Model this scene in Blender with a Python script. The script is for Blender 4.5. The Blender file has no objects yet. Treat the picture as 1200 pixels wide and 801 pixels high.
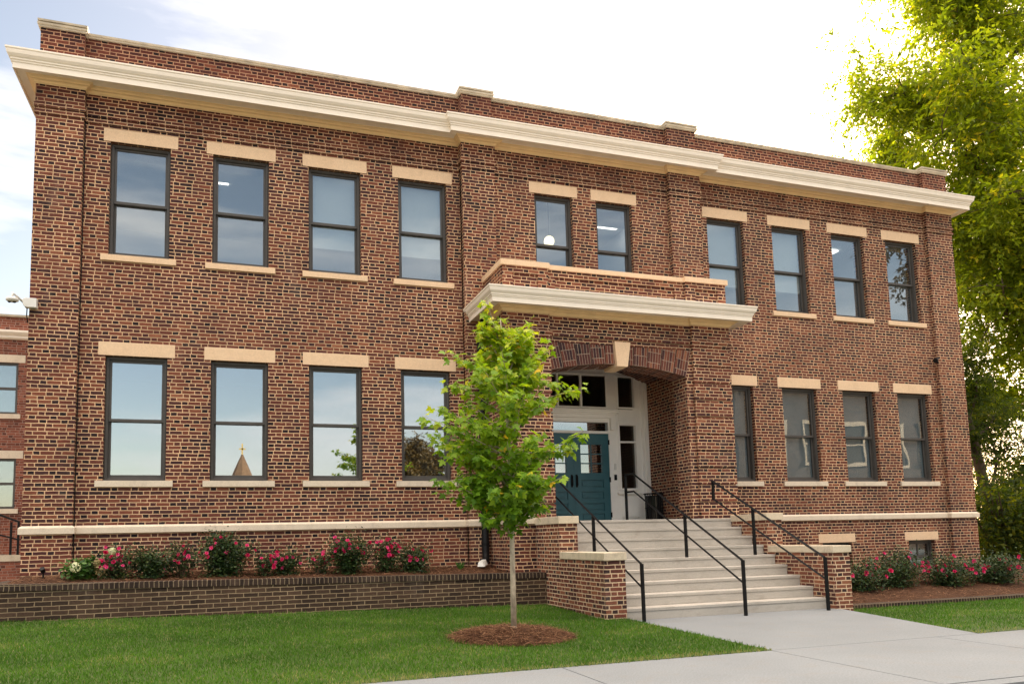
import bpy, math, random
import numpy as np
from mathutils import Vector, Matrix
random.seed(7); rng = np.random.default_rng(7)
scene = bpy.context.scene
C = scene.collection
R = math.radians
S = 1.15; Z0 = 2.165            # drawing units -> metres; z=0 at the walk
def W(x, y, z): return (x*S, y*S, (z+Z0)*S)

# ------------------------------------------------------------------ camera
cam_d = bpy.data.cameras.new('camera'); cam = bpy.data.objects.new('camera', cam_d); C.objects.link(cam)
yaw, pit, rol, F = 0.31266732, 0.09855831, -0.02363905, 879.374
fw = Vector((math.sin(yaw)*math.cos(pit), math.cos(yaw)*math.cos(pit), math.sin(pit)))
rt = Vector((math.cos(yaw), -math.sin(yaw), 0)); up = rt.cross(fw)
r2 = rt*math.cos(rol)+up*math.sin(rol); u2 = -rt*math.sin(rol)+up*math.cos(rol)
M = Matrix((r2, u2, -fw)).transposed().to_4x4(); M.translation = Vector(W(1.87402, -12.51825, -1.01215))
cam.matrix_world = M
cam_d.sensor_width = 36; cam_d.lens = F/1200*36
cam_d.shift_x = 47.32/1200; cam_d.shift_y = 143.6/1200
cam_d.clip_start = 0.05; cam_d.clip_end = 3000
scene.camera = cam

# ------------------------------------------------------------------ light
SUN_EL, SUN_AZ = R(29), R(44)      # azimuth from +Y towards +X: behind the building, to the right
SKY_STRENGTH = 0.15
world = bpy.data.worlds.new('World'); scene.world = world; world.use_nodes = True
nt = world.node_tree; nt.nodes.clear()
def wn(t, **k):
    n = nt.nodes.new(t)
    for a, b in k.items(): setattr(n, a, b)
    return n
sky = wn('ShaderNodeTexSky', sky_type='NISHITA', sun_disc=False, sun_elevation=SUN_EL, sun_rotation=SUN_AZ)
sky.air_density = 1.0; sky.dust_density = 1.4; sky.ozone_density = 1.0
tint = wn('ShaderNodeMix', data_type='RGBA', blend_type='MULTIPLY'); tint.inputs[0].default_value = 1
tint.inputs[7].default_value = (1.0, 0.82, 0.66, 1)
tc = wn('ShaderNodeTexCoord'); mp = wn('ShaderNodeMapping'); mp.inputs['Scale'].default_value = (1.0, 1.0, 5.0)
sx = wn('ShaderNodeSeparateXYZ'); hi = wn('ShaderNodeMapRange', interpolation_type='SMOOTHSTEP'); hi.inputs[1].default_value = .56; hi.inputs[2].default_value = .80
hm = wn('ShaderNodeMix', data_type='RGBA', blend_type='MIX'); hm.inputs[7].default_value = (14.5, 12.6, 10.8, 1)   # bright cloud zone added overhead, out of view, to lift the facade light
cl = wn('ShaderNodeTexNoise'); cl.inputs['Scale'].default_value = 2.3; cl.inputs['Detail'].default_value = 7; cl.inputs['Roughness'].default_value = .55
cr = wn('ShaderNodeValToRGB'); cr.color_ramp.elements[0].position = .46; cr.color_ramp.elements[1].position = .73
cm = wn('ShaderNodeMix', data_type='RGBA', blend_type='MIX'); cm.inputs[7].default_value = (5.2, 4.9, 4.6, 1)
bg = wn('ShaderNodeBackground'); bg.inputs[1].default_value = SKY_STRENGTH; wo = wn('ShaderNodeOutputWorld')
L_ = nt.links.new
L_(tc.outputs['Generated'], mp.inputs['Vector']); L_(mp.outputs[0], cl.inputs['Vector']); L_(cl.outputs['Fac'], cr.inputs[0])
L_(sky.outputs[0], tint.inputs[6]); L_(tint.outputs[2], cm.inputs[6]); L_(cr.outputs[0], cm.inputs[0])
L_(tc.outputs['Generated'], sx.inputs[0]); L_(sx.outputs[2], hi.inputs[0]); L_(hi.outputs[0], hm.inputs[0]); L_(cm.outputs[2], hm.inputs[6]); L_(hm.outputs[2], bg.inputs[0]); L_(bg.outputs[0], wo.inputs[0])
sd = bpy.data.lights.new('sun', 'SUN'); sd.energy = 5.0; sd.angle = R(.5); sd.color = (1, .86, .66)
sun = bpy.data.objects.new('sun', sd); C.objects.link(sun)
sv = Vector((math.sin(SUN_AZ)*math.cos(SUN_EL), math.cos(SUN_AZ)*math.cos(SUN_EL), math.sin(SUN_EL)))
sun.rotation_euler = sv.to_track_quat('Z', 'Y').to_euler(); sun.location = sv*60
vs = scene.view_settings; vs.view_transform = 'Standard'; vs.look = 'None'; vs.gamma = 1; vs.use_curve_mapping = False
vs.exposure = 1.15
scene.render.engine = 'CYCLES'
cy = scene.cycles; cy.max_bounces = 8; cy.diffuse_bounces = 5; cy.glossy_bounces = 3; cy.transmission_bounces = 4
cy.transparent_max_bounces = 12; cy.caustics_reflective = False; cy.caustics_refractive = False; cy.sample_clamp_indirect = 6
try: cy.use_denoising = True
except Exception: pass

# ------------------------------------------------------------------ node helpers
class Mat:
    def __init__(s, name):
        s.m = bpy.data.materials.new(name); s.m.use_nodes = True; s.t = s.m.node_tree; s.t.nodes.clear()
        s.out = s.t.nodes.new('ShaderNodeOutputMaterial')
    def n(s, t, **k):
        n = s.t.nodes.new(t)
        for a, b in k.items(): setattr(n, a, b)
        return n
    def l(s, a, b): s.t.links.new(a, b)
    def math(s, op, a, b=None, c=None):
        n = s.n('ShaderNodeMath', operation=op)
        for i, v in enumerate((a, b, c)):
            if v is None: continue
            if isinstance(v, (int, float)): n.inputs[i].default_value = v
            else: s.l(v, n.inputs[i])
        return n.outputs[0]
    def pos(s): return s.n('ShaderNodeNewGeometry').outputs['Position']
    def noise(s, vec, scale, detail=4, rough=.55, out='Fac'):
        n = s.n('ShaderNodeTexNoise'); n.inputs['Scale'].default_value = scale; n.inputs['Detail'].default_value = detail
        n.inputs['Roughness'].default_value = rough
        if vec is not None: s.l(vec, n.inputs['Vector'])
        return n.outputs[out]
    def ramp(s, fac, stops, interp='LINEAR'):
        n = s.n('ShaderNodeValToRGB'); e = n.color_ramp.elements; n.color_ramp.interpolation = interp
        while len(e) < len(stops): e.new(.5)
        for i, (p, c) in enumerate(stops):
            e[i].position = p; e[i].color = (*c, 1) if not isinstance(c, (int, float)) else (c, c, c, 1)
        s.l(fac, n.inputs[0]); return n.outputs[0]
    def mix(s, fac, a, b, bt='MIX'):
        n = s.n('ShaderNodeMix', data_type='RGBA', blend_type=bt)
        for i, v in ((0, fac), (6, a), (7, b)):
            if isinstance(v, (int, float)): n.inputs[i].default_value = v if i == 0 else (v, v, v, 1)
            elif isinstance(v, tuple): n.inputs[i].default_value = (*v, 1)
            else: s.l(v, n.inputs[i])
        return n.outputs[2]
    def scalevec(s, vec, sc):
        n = s.n('ShaderNodeVectorMath', operation='MULTIPLY'); s.l(vec, n.inputs[0]); n.inputs[1].default_value = sc; return n.outputs[0]
    def bsdf(s, col, rough=.7, height=None, dist=.004, strength=1, spec=.4, metal=0):
        p = s.n('ShaderNodeBsdfPrincipled')
        for k, v in (('Base Color', col), ('Roughness', rough), ('Metallic', metal), ('Specular IOR Level', spec)):
            if isinstance(v, (int, float)): p.inputs[k].default_value = v
            elif isinstance(v, tuple): p.inputs[k].default_value = (*v, 1)
            else: s.l(v, p.inputs[k])
        if height is not None:
            b = s.n('ShaderNodeBump'); b.inputs['Distance'].default_value = dist; b.inputs['Strength'].default_value = strength
            s.l(height, b.inputs['Height']); s.l(b.outputs[0], p.inputs['Normal'])
        s.l(p.outputs[0], s.out.inputs[0]); return p

def uv_world(m):
    g = m.n('ShaderNodeNewGeometry')
    sn = m.n('ShaderNodeSeparateXYZ'); m.l(g.outputs['True Normal'], sn.inputs[0])
    sp = m.n('ShaderNodeSeparateXYZ'); m.l(g.outputs['Position'], sp.inputs[0])
    ax = m.math('GREATER_THAN', m.math('ABSOLUTE', sn.outputs[0]), .6)
    az = m.math('GREATER_THAN', m.math('ABSOLUTE', sn.outputs[2]), .75)
    u = m.math('ADD', m.math('MULTIPLY', sp.outputs[0], m.math('SUBTRACT', 1, ax)), m.math('MULTIPLY', sp.outputs[1], ax))
    v = m.math('ADD', m.math('MULTIPLY', sp.outputs[2], m.math('SUBTRACT', 1, az)), m.math('MULTIPLY', sp.outputs[1], az))
    return u, v, g.outputs['Position'], sp.outputs[2]

def brick_mat(name, stops, mortar, bond='flemish', H=.0678, Ls=.203, Lh=.095, m_=.0125, uvmap=False, contrast=1.0, moff=0.0, sootz=None):
    m = Mat(name)
    if uvmap:
        tcn = m.n('ShaderNodeTexCoord'); s_ = m.n('ShaderNodeSeparateXYZ'); m.l(tcn.outputs['UV'], s_.inputs[0])
        u, v, pos = s_.outputs[0], s_.outputs[1], m.pos()
        zc = m.n('ShaderNodeSeparateXYZ'); m.l(pos, zc.inputs[0]); z = zc.outputs[2]
    else: u, v, pos, z = uv_world(m)
    # slightly uneven courses and joints
    nz = m.noise(m.scalevec(pos, (1, 1, 1)), 9, 2, .5, 'Color'); sn = m.n('ShaderNodeSeparateXYZ'); m.l(nz, sn.inputs[0])
    u = m.math('ADD', u, m.math('MULTIPLY', m.math('SUBTRACT', sn.outputs[0], .5), .026))
    v = m.math('ADD', v, m.math('MULTIPLY', m.math('SUBTRACT', sn.outputs[1], .5), .016))
    row = m.math('FLOOR', m.math('DIVIDE', v, H))
    fv = m.math('SUBTRACT', m.math('DIVIDE', v, H), row)
    dv = m.math('SUBTRACT', m.math('MULTIPLY', m.math('ABSOLUTE', m.math('SUBTRACT', fv, .5)), H), (H-m_)/2)
    wr = m.n('ShaderNodeTexWhiteNoise', noise_dimensions='1D'); m.l(row, wr.inputs['W'])
    jit = m.math('MULTIPLY', wr.outputs['Value'], .11 if bond == 'flemish' else .02 if bond != 'soldier' else .004)
    par = m.math('MODULO', m.math('ADD', row, 1000), 2)
    if bond == 'flemish':
        P = Ls+Lh+2*m_
        uu = m.math('ADD', m.math('ADD', u, m.math('MULTIPLY', par, P/2)), jit)
        k = m.math('FLOOR', m.math('DIVIDE', uu, P)); t = m.math('SUBTRACT', uu, m.math('MULTIPLY', k, P))
        isH = m.math('GREATER_THAN', t, Ls+m_)
        cen = m.math('ADD', (Ls+m_)/2, m.math('MULTIPLY', isH, (Ls+m_)/2+(Lh+m_)/2))
        half = m.math('SUBTRACT', Ls/2, m.math('MULTIPLY', isH, (Ls-Lh)/2))
        idx = m.math('ADD', m.math('MULTIPLY', k, 2), isH)
    else:
        P = Ls+m_
        uu = m.math('ADD', m.math('ADD', u, m.math('MULTIPLY', par, P/2 if bond == 'running' else 0)), jit)
        k = m.math('FLOOR', m.math('DIVIDE', uu, P)); t = m.math('SUBTRACT', uu, m.math('MULTIPLY', k, P))
        cen, half, idx = P/2, Ls/2, k; isH = m.math('MULTIPLY', t, 0)
    du = m.math('SUBTRACT', m.math('ABSOLUTE', m.math('SUBTRACT', t, cen)), half)
    d = m.math('MAXIMUM', du, dv)
    fine = m.noise(pos, 60, 3, .6)
    d = m.math('ADD', d, m.math('MULTIPLY', m.math('SUBTRACT', fine, .5), .006))
    mort = m.n('ShaderNodeMapRange'); mort.interpolation_type = 'SMOOTHSTEP'; m.l(d, mort.inputs[0])
    mort.inputs[1].default_value = -.0018; mort.inputs[2].default_value = .0016; mo = mort.outputs[0]
    cv = m.n('ShaderNodeCombineXYZ'); m.l(idx, cv.inputs[0]); m.l(row, cv.inputs[1])
    w3 = m.n('ShaderNodeTexWhiteNoise', noise_dimensions='3D'); m.l(cv.outputs[0], w3.inputs['Vector'])
    rv = w3.outputs['Value']; vs_ = m.math('ADD', m.math('MULTIPLY', m.math('POWER', rv, .8), .80), .17)
    vh_ = m.math('ADD', m.math('MULTIPLY', rv, 1.05), -.22)
    val = m.math('ADD', m.math('MULTIPLY', vs_, m.math('SUBTRACT', 1, isH)), m.math('MULTIPLY', vh_, isH))
    big = m.noise(pos, .55, 4, .6)
    val = m.math('ADD', val, m.math('MULTIPLY', m.math('SUBTRACT', big, .5), 1.1)); val = m.math('ADD', m.math('MULTIPLY', val, .9), m.math('MULTIPLY', m.math('SUBTRACT', wr.outputs['Value'], .3), .12))
    col = m.ramp(val, stops)
    tex = m.ramp(m.noise(pos, 38, 5, .7), [(.3, .70), (.7, 1.22)])
    col = m.mix(1, col, tex, 'MULTIPLY')
    mc = m.mix(m.ramp(m.noise(pos, .9, 6, .7), [(.32, 0), (.66, 1)]), tuple(c*.62 for c in mortar), tuple(min(1, c*1.32) for c in mortar))
    mc = m.mix(m.ramp(fine, [(.35, 0), (.75, .35)]), mc, tuple(c*.5 for c in mortar))
    col = m.mix(mo, col, mc)
    # weather: efflorescence smears and old soot patches, streaky downwards
    st = m.noise(m.scalevec(pos, (1.6, 1.6, .5)), 1.1, 6, .62)
    col = m.mix(m.ramp(st, [(.58, 0), (.8, .22)]), col, (.42, .34, .28))
    st2 = m.noise(m.scalevec(pos, (2.2, 2.2, .8)), .7, 6, .6)
    col = m.mix(m.ramp(st2, [(.5, 0), (.78, .5)]), col, m.mix(1, col, (.45, .40, .42), 'MULTIPLY'))
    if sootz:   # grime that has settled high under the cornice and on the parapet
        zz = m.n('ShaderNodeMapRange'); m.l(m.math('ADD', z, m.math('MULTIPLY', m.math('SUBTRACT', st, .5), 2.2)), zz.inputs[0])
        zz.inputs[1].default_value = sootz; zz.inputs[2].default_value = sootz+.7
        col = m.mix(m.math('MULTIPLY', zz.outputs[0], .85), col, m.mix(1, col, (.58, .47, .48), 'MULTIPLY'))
    h = m.math('ADD', m.math('SUBTRACT', 1, mo), m.math('MULTIPLY', m.noise(pos, 70, 4, .7), .35))
    m.bsdf(col, .88, h, .006, .9, .25)
    return m.m

def simple(name, col, rough=.6, var=.12, scale=8, bump=.0, metal=0, spec=.4, bscale=60, stretch=(1, 1, 1)):
    m = Mat(name); p = m.scalevec(m.pos(), stretch)
    f = m.ramp(m.noise(p, scale, 6, .6), [(.3, 1-var), (.7, 1+var)])
    c = m.mix(1, m.mix(0, col, col), f, 'MULTIPLY')
    m.bsdf(c, rough, m.noise(p, bscale, 4, .6) if bump else None, bump, 1, spec, metal)
    return m.m

def stone_mat(name, a, b, dirt=.25):
    m = Mat(name); p = m.pos()
    c = m.mix(m.noise(p, 1.7, 6, .65), a, b)
    c = m.mix(m.ramp(m.noise(m.scalevec(p, (1, 1, .6)), 5, 7, .7), [(.5, 0), (.78, dirt*1.6)]), c, tuple(x*.45 for x in a))
    c = m.mix(1, c, m.ramp(m.noise(p, 45, 4, .6), [(.3, .9), (.7, 1.08)]), 'MULTIPLY')
    m.bsdf(c, .85, m.noise(p, 55, 5, .7), .003, .8, .25)
    return m.m

def concrete_mat(name, base, wet=.35):
    m = Mat(name); p = m.pos()
    c = m.mix(m.noise(p, .8, 7, .62), tuple(x*.78 for x in base), tuple(x*1.16 for x in base))
    c = m.mix(m.ramp(m.noise(m.scalevec(p, (1, 1, 3)), 3.2, 8, .7), [(.52, 0), (.8, wet)]), c, (.20, .15, .10))
    c = m.mix(1, c, m.ramp(m.noise(m.scalevec(p, (1, .35, 1)), 110, 3, .6), [(.3, .80), (.7, 1.18)]), 'MULTIPLY')
    c = m.mix(m.ramp(m.noise(p, 1.9, 9, .75), [(.58, 0), (.70, .24)]), c, (.12, .10, .08))
    m.bsdf(c, .9, m.noise(p, 130, 4, .7), .003, .7, .25)
    return m.m

def glass_mat(name, refl, tintc=(.72, .80, .84), wav=.0):
    m = Mat(name)
    lw = m.n('ShaderNodeLayerWeight'); lw.inputs[0].default_value = .5; sch = m.math('POWER', lw.outputs['Facing'], 4)
    g = m.n('ShaderNodeBsdfGlossy'); g.inputs['Roughness'].default_value = .0; g.inputs['Color'].default_value = (.93, .97, 1, 1)
    t = m.n('ShaderNodeBsdfTransparent'); t.inputs[0].default_value = (*tintc, 1)
    if wav:
        b = m.n('ShaderNodeBump'); b.inputs['Distance'].default_value = wav; m.l(m.noise(m.scalevec(m.pos(), (1, 1, .6)), 1.8, 1, .4), b.inputs['Height'])
        m.l(b.outputs[0], g.inputs['Normal'])
    f = m.math('ADD', m.math('MULTIPLY', sch, 1-refl), refl)
    x = m.n('ShaderNodeMixShader'); m.l(f, x.inputs[0]); m.l(t.outputs[0], x.inputs[1]); m.l(g.outputs[0], x.inputs[2])
    m.l(x.outputs[0], m.out.inputs[0]); return m.m

def leaf_mat(name, stops, trans=.45, rough=.5, tcol=(1.5, 1.35, .35), scale=None):
    m = Mat(name)
    a = m.n('ShaderNodeAttribute', attribute_name='lv')
    c = m.ramp(a.outputs['Fac'], stops)
    p = m.n('ShaderNodeBsdfPrincipled'); m.l(c, p.inputs['Base Color']); p.inputs['Roughness'].default_value = rough; p.inputs['Specular IOR Level'].default_value = .3
    t = m.n('ShaderNodeBsdfTranslucent'); m.l(m.mix(1, c, tcol, 'MULTIPLY'), t.inputs[0])
    x = m.n('ShaderNodeMixShader'); x.inputs[0].default_value = trans
    m.l(p.outputs[0], x.inputs[1]); m.l(t.outputs[0], x.inputs[2]); m.l(x.outputs[0], m.out.inputs[0]); return m.m

FAC = [(0, (.022, .014, .018)), (.14, (.045, .024, .028)), (.30, (.088, .036, .034)), (.52, (.142, .048, .036)), (.74, (.20, .066, .042)), (.90, (.27, .098, .055)), (1, (.36, .15, .08))]
M_ = {}
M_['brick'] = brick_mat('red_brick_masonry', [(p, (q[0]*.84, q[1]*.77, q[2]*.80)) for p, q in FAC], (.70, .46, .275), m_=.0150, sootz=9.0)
M_['brick_arch'] = brick_mat('arch_brick', [(p, tuple(c*.95 for c in q)) for p, q in FAC], (.42, .31, .23), bond='soldier', H=.215, Ls=.062, m_=.011, uvmap=True)
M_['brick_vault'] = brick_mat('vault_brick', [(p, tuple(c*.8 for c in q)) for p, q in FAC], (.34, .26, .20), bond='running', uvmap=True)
M_['brick_cheek'] = brick_mat('step_wall_brick', [(0, (.045, .026, .026)), (.3, (.09, .036, .03)), (.6, (.17, .055, .038)), (1, (.30, .12, .065))], (.70, .50, .33), m_=.016)
M_['brick_dark'] = brick_mat('planter_wall_brick', [(0, (.026, .016, .012)), (.5, (.052, .032, .022)), (1, (.098, .058, .038))], (.34, .25, .155), bond='running', Ls=.215, H=.0695, m_=.012)
M_['brick_rowlock'] = brick_mat('rowlock_brick', [(0, (.022, .014, .012)), (.5, (.040, .026, .020)), (1, (.075, .047, .035))], (.27, .20, .13), bond='soldier', Ls=.058, H=.4, m_=.012)
M_['brick_red'] = brick_mat('neighbour_brick', [(0, (.11, .035, .025)), (.4, (.22, .07, .045)), (1, (.34, .12, .075))], (.42, .30, .24), m_=.009)
M_['brick_grey'] = brick_mat('opposite_brick', [(0, (.05, .04, .035)), (.4, (.12, .085, .07)), (1, (.20, .15, .12))], (.30, .26, .22), m_=.009)
M_['lime'] = stone_mat('limestone_buff', (.74, .51, .32), (.84, .63, .43), .12)
M_['lime_pale'] = stone_mat('limestone_pale', (.66, .55, .43), (.78, .68, .54), .25)
M_['cap'] = stone_mat('cap_stone', (.56, .47, .34), (.72, .63, .49), .45)
M_['trim'] = simple('cream_painted_cornice', (.93, .84, .72), .5, .04, 3)
M_['trim_bed'] = simple('buff_bed_moulding', (.88, .66, .38), .6, .07, 3)
M_['coping'] = simple('parapet_coping_metal', (.46, .40, .30), .6, .3, 3)
M_['frame'] = simple('bronze_window_frame', (.075, .068, .062), .42, .12, 5)
M_['white'] = simple('white_painted_wood', (.93, .90, .84), .45, .05, 2)
M_['teal'] = simple('teal_painted_door', (.032, .115, .140), .4, .1, 5)
M_['black'] = simple('black_painted_steel', (.005, .005, .006), .55, .2, 12, spec=.22)
M_['steel'] = simple('satin_steel', (.5, .5, .5), .3, .1, 5, metal=1)
M_['plastic_white'] = simple('white_enamel', (.75, .74, .70), .35, .05, 5)
M_['dark_dome'] = simple('smoked_dome', (.02, .02, .02), .1, .05, 5)
M_['glass'] = glass_mat('window_glass', .24, (.86, .90, .90))
M_['glass_low'] = glass_mat('window_glass_lower', .40, (.55, .62, .66))
M_['glass_shaded'] = glass_mat('window_glass_shaded', .08, (.80, .83, .83), wav=.003)
M_['glass_dark'] = glass_mat('entrance_glass', .06, (.55, .52, .48))
M_['wallpaint'] = simple('interior_paint', (.72, .72, .72), .8, .04, 2)
M_['shade'] = simple('roller_shade_fabric', (.82, .84, .86), .8, .04, 3)
M_['shade_dark'] = simple('dark_roller_shade', (.27, .31, .35), .8, .08, 3)
M_['roof'] = simple('roof_membrane', (.2, .19, .18), .8)
M_['concrete'] = concrete_mat('step_concrete', (.47, .435, .385), .45)
M_['walk'] = concrete_mat('walk_concrete', (.225, .24, .252), .34)
M_['asphalt'] = simple('asphalt', (.05, .05, .05), .9, .2, 3, .004)
M_['bark_pale'] = simple('pale_young_bark', (.42, .35, .26), .85, .35, 22, .004, stretch=(1, 1, .5), bscale=40)
M_['bark'] = simple('dark_bark', (.075, .052, .036), .95, .4, 9, .03, stretch=(1, 1, .25), bscale=14)
M_['stem'] = simple('shrub_stem', (.10, .07, .04), .9, .3, 20)

# ------------------------------------------------------------------ mesh helpers
LOC = {}
class MB:
    def __init__(s): s.v = []; s.f = []; s.uv = []
    def add(s, vs, fs, uvs=None):
        b = len(s.v); s.v += [tuple(p) for p in vs]
        for i, f in enumerate(fs):
            s.f.append(tuple(b+k for k in f)); s.uv.append(uvs[i] if uvs else None)
    def box(s, x0, x1, y0, y1, z0, z1):
        v = [(x0,y0,z0),(x1,y0,z0),(x1,y1,z0),(x0,y1,z0),(x0,y0,z1),(x1,y0,z1),(x1,y1,z1),(x0,y1,z1)]
        s.add(v, [(0,3,2,1),(4,5,6,7),(0,1,5,4),(1,2,6,5),(2,3,7,6),(3,0,4,7)]); return s
    def quad(s, a, b, c, d, uv=None): s.add([a,b,c,d], [(0,1,2,3)], [uv] if uv else None); return s
    def prism_y(s, pts, y0, y1):     # outline in x,z (counter-clockwise seen from -y)
        n = len(pts); v = [(x,y0,z) for x,z in pts]+[(x,y1,z) for x,z in pts]
        s.add(v, [tuple(range(n)), tuple(range(2*n-1,n-1,-1))]+[(i, i+n, (i+1)%n+n, (i+1)%n) for i in range(n)]); return s
    def tube(s, path, rad, n=8, cap=True):
        path = [Vector(p) for p in path]; rad = rad if hasattr(rad, '__len__') else [rad]*len(path)
        rings = []; ref = None
        for i, p in enumerate(path):
            d = (path[min(i+1, len(path)-1)]-path[max(i-1, 0)]).normalized()
            if ref is None: ref = d.orthogonal().normalized()
            ref = (ref-d*ref.dot(d)); ref = ref.normalized() if ref.length > 1e-6 else d.orthogonal().normalized()
            o = d.cross(ref)
            rings.append([p+(ref*math.cos(a)+o*math.sin(a))*rad[i] for a in [2*math.pi*(k+.5)/n for k in range(n)]])
        v = [tuple(q) for r in rings for q in r]; f = []
        for i in range(len(rings)-1):
            for k in range(n): f.append((i*n+k, i*n+(k+1)%n, (i+1)*n+(k+1)%n, (i+1)*n+k))
        if cap: f.append(tuple(range(n-1,-1,-1))); f.append(tuple(range((len(rings)-1)*n, len(rings)*n)))
        s.add(v, f); return s
    def lathe(s, c, prof, n=20):     # prof: (r,z)
        v = []; f = []
        for r, z in prof:
            for k in range(n):
                a = 2*math.pi*k/n; v.append((c[0]+r*math.cos(a), c[1]+r*math.sin(a), c[2]+z))
        for i in range(len(prof)-1):
            for k in range(n): f.append((i*n+k, i*n+(k+1)%n, (i+1)*n+(k+1)%n, (i+1)*n+k))
        f.append(tuple(range(n-1,-1,-1))); f.append(tuple(range((len(prof)-1)*n, len(prof)*n)))
        s.add(v, f); return s
    def ball(s, c, r, n=12, sc=(1,1,1)):
        m = n//2; v = []; f = []
        for i in range(m+1):
            t = math.pi*i/m
            for k in range(n):
                a = 2*math.pi*k/n; v.append((c[0]+r*sc[0]*math.sin(t)*math.cos(a), c[1]+r*sc[1]*math.sin(t)*math.sin(a), c[2]-r*sc[2]*math.cos(t)))
        for i in range(m):
            for k in range(n): f.append((i*n+k, i*n+(k+1)%n, (i+1)*n+(k+1)%n, (i+1)*n+k))
        s.add(v, f); return s
    def sweep(s, path, prof, closed_prof=False, out=1):
        """path: plan polyline, walked left to right along the front (outward = right-hand side); prof: (offset, z)."""
        n = len(path); P = [Vector(p) for p in path]; nor = []
        for i in range(n-1):
            d = (P[i+1]-P[i]).normalized(); nor.append(Vector((d.y, -d.x))*out)
        mit = []
        for i in range(n):
            if i == 0: mit.append(nor[0])
            elif i == n-1: mit.append(nor[-1])
            else:
                a, b = nor[i-1], nor[i]; mit.append((a+b)/(1+a.dot(b)))
        k = len(prof); v = [(P[i].x+mit[i].x*o, P[i].y+mit[i].y*o, z) for i in range(n) for o, z in prof]; f = []
        rng_ = range(k) if closed_prof else range(k-1)
        for i in range(n-1):
            for j in rng_:
                j2 = (j+1) % k; f.append((i*k+j, (i+1)*k+j, (i+1)*k+j2, i*k+j2))
        if closed_prof: f.append(tuple(range(k))); f.append(tuple(range(n*k-1, (n-1)*k-1, -1)))
        s.add(v, f); return s
    def build(s, name, mat, parent=None, smooth=False, kind=None, origin=None, bevel=0):
        me = bpy.data.meshes.new(name); base = Vector(LOC[parent.name]) if parent else Vector((0, 0, 0))
        V = np.array(s.v, dtype=float)*S; V[:, 2] += Z0*S
        o = bpy.data.objects.new(name, me); C.objects.link(o)
        org = Vector(W(*origin)) if origin else (base if parent else Vector((V[:, 0].mean(), V[:, 1].mean(), V[:, 2].min())))
        V -= np.array(org)
        me.from_pydata(V.tolist(), [], s.f)
        if any(u is not None for u in s.uv):
            ul = me.uv_layers.new(name='UVMap'); i = 0; arr = []
            for f, u in zip(s.f, s.uv):
                for k in range(len(f)): arr += list(u[k]) if u else [0, 0]
            ul.data.foreach_set('uv', arr)
        if mat: me.materials.append(M_[mat] if isinstance(mat, str) else mat)
        if smooth: me.polygons.foreach_set('use_smooth', [True]*len(me.polygons))
        o.location = org-base
        if parent: o.parent = parent
        LOC[o.name] = tuple(org)
        if kind: o['kind'] = kind
        if bevel:
            b = o.modifiers.new('b', 'BEVEL'); b.width = bevel; b.segments = 2; b.limit_method = 'ANGLE'
        return o
def tag(o, label, cat, group=None):
    o['label'] = label; o['category'] = cat
    if group: o['group'] = group
    return o
def root(name, label, cat, p, group=None):
    o = bpy.data.objects.new(name, None); C.objects.link(o); o.empty_display_size = .2
    o.location = W(*p); LOC[o.name] = W(*p); return tag(o, label, cat, group)

# ------------------------------------------------------------------ the school building
B = root('school_building', 'two storey red brick school building with cream cornice and arched entrance porch', 'building', (8.3, 0, -2.165))
XL, XR, XC0, XC1, YC = -1.01, 17.6, 5.81, 10.80, -.09
GB = -2.6
lx = [-.075, 1.464, 3.010, 4.569, 7.144, 8.419, 10.974, 12.567, 14.118, 15.616]
lw = [1.101]*4+[.988]*2+[1.092]*4
ZU = (3.542, 5.398, 5.607); ZL = (0.0, 1.94, 2.152)
wins = []   # x0,x1,z0,z1, lintel x0,x1, z top, y plane, style
for i in range(10):
    yp = YC if i in (4, 5) else 0
    wins.append((lx[i]+.10, lx[i]+lw[i]-.11, ZU[0], ZU[1], lx[i], lx[i]+lw[i], ZU[2], yp, 'U%d' % i))
for i in (0, 1, 2, 3, 6, 7, 8, 9):
    wins.append((lx[i]+.10, lx[i]+lw[i]-.11, ZL[0], ZL[1], lx[i]+.0, lx[i]+lw[i], ZL[2], 0, 'L%d' % i))
base_w = [(13.44, 14.18, -1.98, -1.262, 13.34, 14.28, -1.082, 0, 'B0'), (15.71, 16.44, -1.98, -1.262, 15.615, 16.55, -1.082, 0, 'B1')]
wins += base_w
def skin(mb, x0, x1, z0, z1, y, holes, depth):
    xs = sorted({x0, x1, *[h[i] for h in holes for i in (0, 1)]}); zs = sorted({z0, z1, *[h[i] for h in holes for i in (2, 3)]})
    xs = [x for x in xs if x0 <= x <= x1]; zs = [z for z in zs if z0 <= z <= z1]
    for a, b in zip(xs, xs[1:]):
        for c, d in zip(zs, zs[1:]):
            mx, mz = (a+b)/2, (c+d)/2
            if any(h[0] < mx < h[1] and h[2] < mz < h[3] for h in holes): continue
            mb.quad((a,y,c),(b,y,c),(b,y,d),(a,y,d))
    for h in holes:
        a, b, c, d = h[:4]; e = y+depth
        mb.quad((a,y,c),(a,y,d),(a,e,d),(a,e,c)); mb.quad((b,y,d),(b,y,c),(b,e,c),(b,e,d))
        mb.quad((a,y,d),(b,y,d),(b,e,d),(a,e,d)); mb.quad((b,y,c),(a,y,c),(a,e,c),(b,e,c))
RX0, RX1, RY, LZ = 6.64, 10.0, .85, -.75        # entrance recess
mb = MB()
skin(mb, XL+.02, XC0, GB, 6.3, 0, [w for w in wins if w[7] == 0 and w[1] < XC0], .30)
skin(mb, XC1, XR-.02, GB, 6.3, 0, [w for w in wins if w[7] == 0 and w[0] > XC1-.2], .30)
skin(mb, XC0, XC1, GB, 6.3, YC, [w for w in wins if w[7] == YC]+[(RX0, RX1, LZ, 2.46)], .30)
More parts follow.
